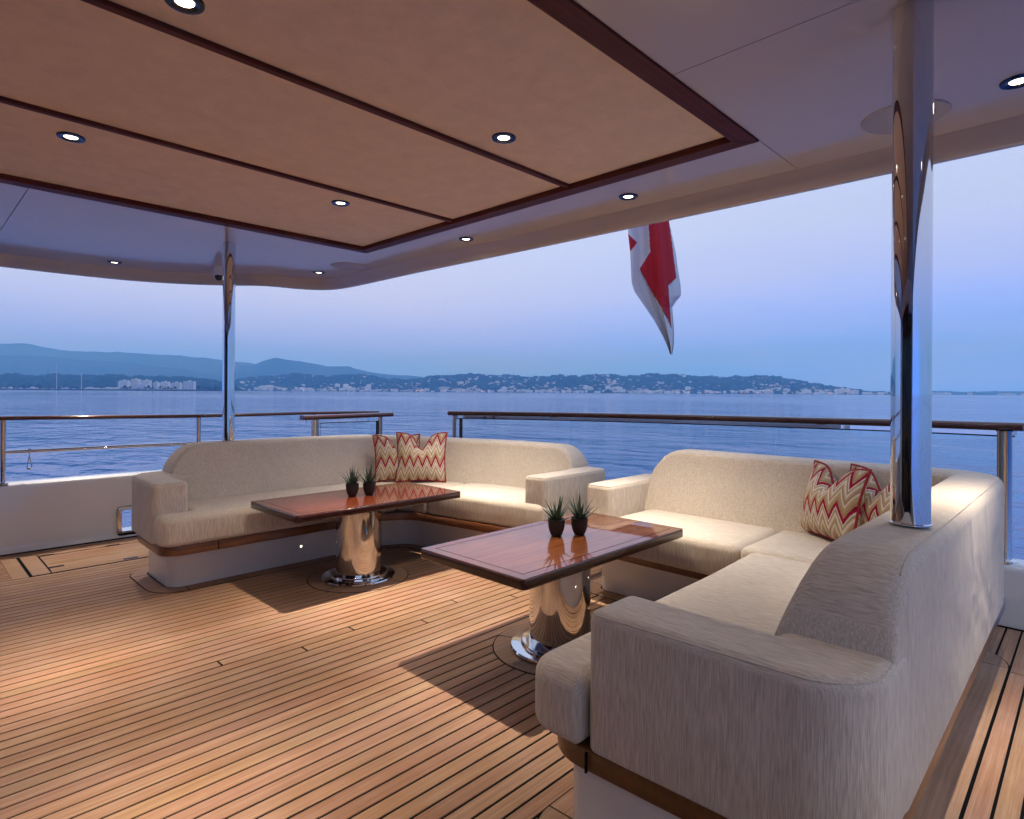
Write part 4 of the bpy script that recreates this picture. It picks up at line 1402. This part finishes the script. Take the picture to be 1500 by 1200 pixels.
# margin boards round the sofa plinths, flush with the planks
def plinth_margin(plinth_poly, w, cuts_n, rr=.12):
    p = plinth_poly if area2(plinth_poly) > 0 else plinth_poly[::-1]
    o_in, o_out = inset(p, -.010), inset(p, -w)
    n_ = len(p)
    v, f = prism(inset(p, -w - .006), .0004, .0014); mesh_obj('seam', v, f, M_CAULK, deck)
    for a, c in cuts_n:
        idx = [(a + k) % n_ for k in range((c - a) % n_ + 1)]
        def lim(pa, pb, t): return (pa[0] + (pb[0] - pa[0]) * t, pa[1] + (pb[1] - pa[1]) * t)
        outer = [o_out[i] for i in idx]; inner = [o_in[i] for i in idx]
        def shrink(q):
            d0 = Vector(q[1]) - Vector(q[0]); d1 = Vector(q[-2]) - Vector(q[-1])
            q = list(q); q[0] = tuple(Vector(q[0]) + d0.normalized() * .003); q[-1] = tuple(Vector(q[-1]) + d1.normalized() * .003)
            return q
        outer, inner = shrink(outer), shrink(inner)
        v, f = prism(outer + inner[::-1], .0014, .0034)
        mesh_obj('margin_board', v, f, M_TEAKY, deck)
pl = round_poly([(1.30, 4.487), (2.95, 4.487), (3.20, 4.36), (3.36, 2.95), (4.05, 2.95), (3.98, 3.9), (3.62, 4.80), (3.42, 5.05), (1.30, 5.05)], [.10, .30, .22, .06, .06, .3, .3, .2, .10], 8)
n9 = 9
plinth_margin(pl, .11, [(i * n9 + n9 - 1, (i + 1) * n9) for i in range(8)] + [(8 * n9 + 8, 0)] + [(i * n9, i * n9 + 8) for i in range(9)])
plr = round_poly([(1.42, .43), (3.95, .43), (3.95, 2.47), (3.385, 2.47), (3.40, 1.16), (1.42, 1.16)], [.08, .12, .08, .08, .15, .08], 8)
plinth_margin(plr, .115, [(i * n9 + n9 - 1, (i + 1) * n9) for i in range(5)] + [(5 * n9 + 8, 0)] + [(i * n9, i * n9 + 8) for i in range(6)])

# ------------------------------------------------------------------ tables
def table(cx_, cy_, ped_c, label):
    root = empty('pedestal_table', (cx_, cy_, 0))
    hx, hy, z1, th = .667, .353, .580, .048
    v, f = prism(round_poly(rect(-hx, hx, -hy, hy), .028, 6), z1 - th, z1 - .0016, .008, .008, 3)
    mesh_obj('tabletop', v, f, M_MAHOGD, root, smooth=50)
    bw, e = .062, .007
    zt0, zt1 = z1 - .0015, z1
    v, f = prism(rect(-hx + bw, hx - bw, -hy + bw, hy - bw), zt0, zt1); mesh_obj('centre_panel', v, f, M_MAHOG, root)
    q = bw - .005
    for pts, mt in (([(-hx + e, -hy + e), (hx - e, -hy + e), (hx - q, -hy + q), (-hx + q, -hy + q)], M_MAHOG), ([(-hx + e, hy - e), (-hx + q, hy - q), (hx - q, hy - q), (hx - e, hy - e)], M_MAHOG),
                    ([(-hx + e, -hy + e + .0007), (-hx + q, -hy + q + .0007), (-hx + q, hy - q - .0007), (-hx + e, hy - e - .0007)], M_MAHOGY), ([(hx - e, -hy + e + .0007), (hx - e, hy - e - .0007), (hx - q, hy - q - .0007), (hx - q, -hy + q + .0007)], M_MAHOGY)):
        v, f = prism(pts, zt0, zt1); mesh_obj('border_board', v, f, mt, root)
    px, py = ped_c[0] - cx_, ped_c[1] - cy_
    MB().add(*lathe([(.161, .044), (.161, z1 - th - .001)], (px, py, 0), 96)).build('pedestal', M_STEEL, root, smooth=40)
    MB().add(*lathe([(.260, .0035), (.262, .008), (.262, .014), (.256, .021), (.205, .023), (.203, .026), (.203, .036), (.198, .0435), (.162, .0440)], (px, py, 0), 96)).build('foot_plate', M_STEEL, root, smooth=35)
    tag(root, label, 'table')
    return root
table(2.39, 3.865, PED[0], 'far lacquered mahogany table with steel pedestal in front of the left sofa')
table(2.465, 2.032, PED[1], 'near lacquered mahogany table with steel pedestal, beside the right sofa arm')

# ------------------------------------------------------------------ potted succulents
def leaf_mesh(L_, w, tilt, curl):
    v, f = [], []
    n_ = 7
    for i in range(n_ + 1):
        t = i / n_
        a = tilt + curl * t * t
        s = L_ * t
        x = s * sin(tilt + curl * t * .5); z = s * cos(tilt + curl * t * .5)
        ww = w * (1 - t) ** .75 * (1 + .35 * sin(pi * min(1, t * 1.6))) * .85 if i < n_ else .0004
        th = ww * .45
        nx, nz = cos(a), -sin(a)
        v += [(x - nx * th * .25, -ww, z - nz * th * .25), (x + nx * th, 0, z + nz * th), (x - nx * th * .25, ww, z - nz * th * .25), (x - nx * th * .55, 0, z - nz * th * .55)]
    for i in range(n_):
        for k in range(4):
            j = (k + 1) % 4
            f.append((i * 4 + k, i * 4 + j, (i + 1) * 4 + j, (i + 1) * 4 + k))
    f.append((3, 2, 1, 0)); k = n_ * 4
    f.append((k, k + 1, k + 2, k + 3))
    return v, f
def plant(x, y, seed, label, s=1.0, extra=None):
    rnd = random.Random(seed)
    root = empty('potted_succulent', (x, y, .5802))
    root.scale = (s, s, s)
    MB().add(*lathe([(.020, 0), (.027, .002), (.033, .012), (.041, .034), (.045, .055), (.047, .088), (.0475, .092), (.0435, .092), (.041, .080)], (0, 0, 0), 32)).build('pot', M_POT, root, smooth=50)
    MB().add(*lathe([(.0415, .072), (.0415, .0805)], (0, 0, 0), 20)).build('soil', M_SOIL, root)
    k = 0
    for ring, (cnt, tl, ln, wd) in enumerate([(3, .10, .150, .0125), (5, .34, .142, .0140), (6, .62, .122, .0140), (4, .95, .100, .0120)]):
        for i in range(cnt):
            a = 2 * pi * (i + .37 * ring + rnd.uniform(-.2, .2)) / cnt
            v, f = leaf_mesh(ln * rnd.uniform(.8, 1.15), wd * rnd.uniform(.85, 1.1), tl * rnd.uniform(.75, 1.25), rnd.uniform(-.25, .3))
            o = mesh_obj('leaf', v, f, M_LEAF, root, smooth=40)
            o.rotation_euler.z = a
            o.location = (.006 * cos(a), .006 * sin(a), .076)
    if extra:
        for a, tl, ln in extra:
            v, f = leaf_mesh(ln, .013, tl, -.15)
            o = mesh_obj('leaf', v, f, M_LEAF, root, smooth=40); o.rotation_euler.z = a; o.location = (0, 0, .078)
    tag(root, label, 'potted plant', 'small succulents in brown pots on the tables')
plant(2.337, 3.902, 1, 'left potted succulent of the pair on the far table', 1.0)
plant(2.455, 3.862, 2, 'right potted succulent of the pair on the far table', 1.0)
plant(2.478, 2.078, 3, 'left potted succulent of the pair on the near table', .98)
plant(2.590, 2.010, 4, 'right potted succulent on the near table, one leaf reaching out', .98, [(radians(-44), 1.05, .15)])

# ------------------------------------------------------------------ scatter cushions
def pillow(loc, yaw, lean, size, dent, label, seed):
    rnd = random.Random(seed)
    N = 26
    v, f, uvs = [], [], []
    S = size / 2
    def pt(u, w, side):
        # outline: edges drawn in, corners kept
        ex = 1 - .075 * (1 - w * w); ez = 1 - .075 * (1 - u * u)
        x = u * S * ex; z = w * S * ez
        t = (max(0, 1 - abs(u) ** 2.2) * max(0, 1 - abs(w) ** 2.2)) ** .55 * .075
        t *= 1 + .12 * pnoise((u * 2 + seed, w * 2, seed * 1.7))
        k = max(0.0, (w + .15) / 1.15) ** 1.7
        dv = dent * math.exp(-(u / .30) ** 2) * k
        z -= dv
        t *= 1 + .35 * (1 - k)
        t *= 1 - .35 * math.exp(-(u / .22) ** 2) * k
        x += .018 * u * k * S
        y = t * side + .012 * pnoise((u * 1.3, w * 1.3, seed))
        return (x, y, z)
    for side in (1, -1):
        base_i = len(v)
        for j in range(N + 1):
            for i in range(N + 1):
                u, w = -1 + 2 * i / N, -1 + 2 * j / N
                u, w = sin(u * pi / 2) * .6 + u * .4, sin(w * pi / 2) * .6 + w * .4
                v.append(pt(u, w, side)); uvs.append(((u + 1) / 2, (w + 1) / 2))
        for j in range(N):
            for i in range(N):
                a = base_i + j * (N + 1) + i
                q = (a, a + 1, a + N + 2, a + N + 1)
                f.append(q if side < 0 else q[::-1])
    root = empty('scatter_cushion', loc, yaw)
    Mx = Matrix.Rotation(lean, 4, 'X')
    vv = [Mx @ Vector(p) for p in v]
    zmin = min(p.z for p in vv)
    vv = [(p.x, p.y, p.z - zmin) for p in vv]
    mesh_obj('cover', vv, f, M_CHEV, root, smooth=180, uvs=uvs)
    edge_ = []
    K = 20
    for s_ in range(4):
        for i in range(K):
            q = -1 + 2 * i / K
            u, w = [(q, -1), (1, q), (-q, 1), (-1, -q)][s_]
            edge_.append(pt(u, w, 0))
    edge_.append(edge_[0]); 
    ev = [Mx @ Vector(p) for p in edge_]
    MB().add(*tube([(p.x, p.y, p.z - zmin) for p in ev], .0075, 8)).build('piping', M_PIPING, root, smooth=60)
    tag(root, label, 'cushion', 'red zigzag scatter cushions on the sofas')
    return root
# local -Y of a cushion is its front face
ZP = ZSEAT + .004
pillow((3.225, 4.605, ZP), radians(-24), radians(-15), .425, .12, 'red zigzag cushion tucked behind its neighbour in the left sofa corner', 3)
pillow((3.335, 4.395, ZP), radians(-42), radians(-13), .45, .15, 'red zigzag cushion in front, right of the pair in the left sofa corner', 5)
pillow((3.70, 1.075, ZP), radians(-125), radians(-14), .425, .12, 'red zigzag cushion in full view in the right sofa corner', 8)
pillow((3.70, .84, ZP), radians(-114), radians(-14), .425, .12, 'red zigzag cushion half hidden behind the steel post', 9)

# ------------------------------------------------------------------ deck hatch by the bulwark
ht = empty('deck_hatch', (.70, 5.49, 0))
hl, hw = 1.35, .66
MB().add(*prism(rect(-.02, hl + .02, -.02, hw + .02), .0002, .0014)).build('seam', M_CAULK, ht)
def hboard(x0, x1, y0, y1, mat=M_TEAKY):
    v, f = prism(rect(0, x1 - x0, 0, y1 - y0), .0014, .0036); mesh_obj('border_board', v, f, mat, ht, loc=(x0, y0, 0))
hboard(0, .105, 0, hw); hboard(hl - .105, hl, 0, hw); hboard(.113, hl - .113, 0, .06, M_TEAK); hboard(.113, hl - .113, hw - .06, hw, M_TEAK)
hboard(-.115, -.022, -.02, hw, M_TEAKY)
k = 0
y = .068
while y < hw - .10:
    y1 = min(y + .060, hw - .066)
    v, f = prism(rect(0, hl - .234, 0, y1 - y), .0014, .0034)
    mesh_obj('plank', v, f, M_TEAK, ht, loc=(.117, y, 0))
    y = y1 + .004
for x, y in ((.16, .60), (.62, .60), (1.14, .60), (.16, .16), (.62, .035), (1.14, .30)):
    v, f = prism(round_poly(rect(x - .05, x + .05, y - .018, y + .018), .006, 3), .0036, .0056)
    mesh_obj('hinge_plate', v, f, M_DARKST, ht)
tag(ht, 'teak deck hatch with small metal plates beside the left bulwark', 'hatch')

# ------------------------------------------------------------------ ensign
staff = empty('flag_staff', (3.42, 2.80, 2.74))
MB().add(*tube([(0, 0, 0), (1.48, 0, 1.05)], .022, 12, rr=[.026, .016])).build('pole', M_RAIL, staff, smooth=60)
MB().add(*lathe([(.004, 0), (.03, .02), (.03, .05), (.004, .07)], (1.48, 0, 1.04), 16)).build('finial', M_STEEL, staff, smooth=60)
MB().add(*box(-.06, .06, -.05, .05, .008, .05)).build('bracket', M_STEEL, staff)
tag(staff, 'varnished flag staff raked aft from the roof edge', 'flag staff')
def fpt(cx_, cy_):
    return (880 + cx_ / 5.456, 310 + cy_ / 5.456)
LE = [(200, -520), (214, 0), (218, 170), (235, 330), (243, 480), (248, 570), (272, 640), (345, 745), (430, 870), (500, 1000), (532, 1070), (556, 1140)]
RE = [(520, -520), (535, 0), (548, 90), (600, 330), (614, 440), (640, 600), (642, 672), (610, 710), (572, 765), (580, 900), (584, 960), (582, 1060), (570, 1142)]
REDS = [[(360, -520), (384, 125), (396, 320), (310, 460), (420, 660), (548, 870), (566, 930), (552, 750), (540, 590), (606, 530), (548, 90), (520, -520)],
        [(190, 150), (292, 248), (228, 330), (190, 330)]]
def inpoly(x, y, P):
    c = False
    for i in range(len(P)):
        (x1, y1), (x2, y2) = P[i], P[i - 1]
        if (y1 > y) != (y2 > y) and x < (x2 - x1) * (y - y1) / (y2 - y1) + x1: c = not c
    return c
def edge_x(tab, y):
    return interp([(b_, a) for a, b_ in tab], y)
NV, NU = 190, 84
v, f, fm = [], [], []
XF = 4.85
for j in range(NV + 1):
    yy = -520 + (1141 + 520) * j / NV
    a, b_ = edge_x(LE, yy), edge_x(RE, yy)
    for i in range(NU + 1):
        u = i / NU
        xx = a + (b_ - a) * u
        px, py = fpt(xx, yy)
        w = sin(u * 9.5 + yy * .0016 + .7) * .045 + sin(u * 21 + yy * .003) * .014
        w += .04 * (1 if inpoly(xx, yy, REDS[0]) else 0) * sin(pi * min(1, max(0, (xx - 300) / 300)))
        depth = 5.28 - w
        q = at_depth(px, py, depth)
        v.append(q)
for j in range(NV):
    for i in range(NU):
        k = j * (NU + 1) + i
        f.append((k, k + NU + 1, k + NU + 2, k + 1))
        yy = -520 + 1661 * (j + .5) / NV
        a, b_ = edge_x(LE, yy), edge_x(RE, yy)
        xx = a + (b_ - a) * (i + .5) / NU
        fm.append(1 if any(inpoly(xx, yy, P) for P in REDS) else 0)
fl = mesh_obj('flag', v, f, None, mats=[M_FLAGW, M_FLAGR], fmat=fm, smooth=80)
so = fl.modifiers.new('thickness', 'SOLIDIFY'); so.thickness = .003
tag(fl, 'red flag with white border hanging limp below the roof edge', 'flag')
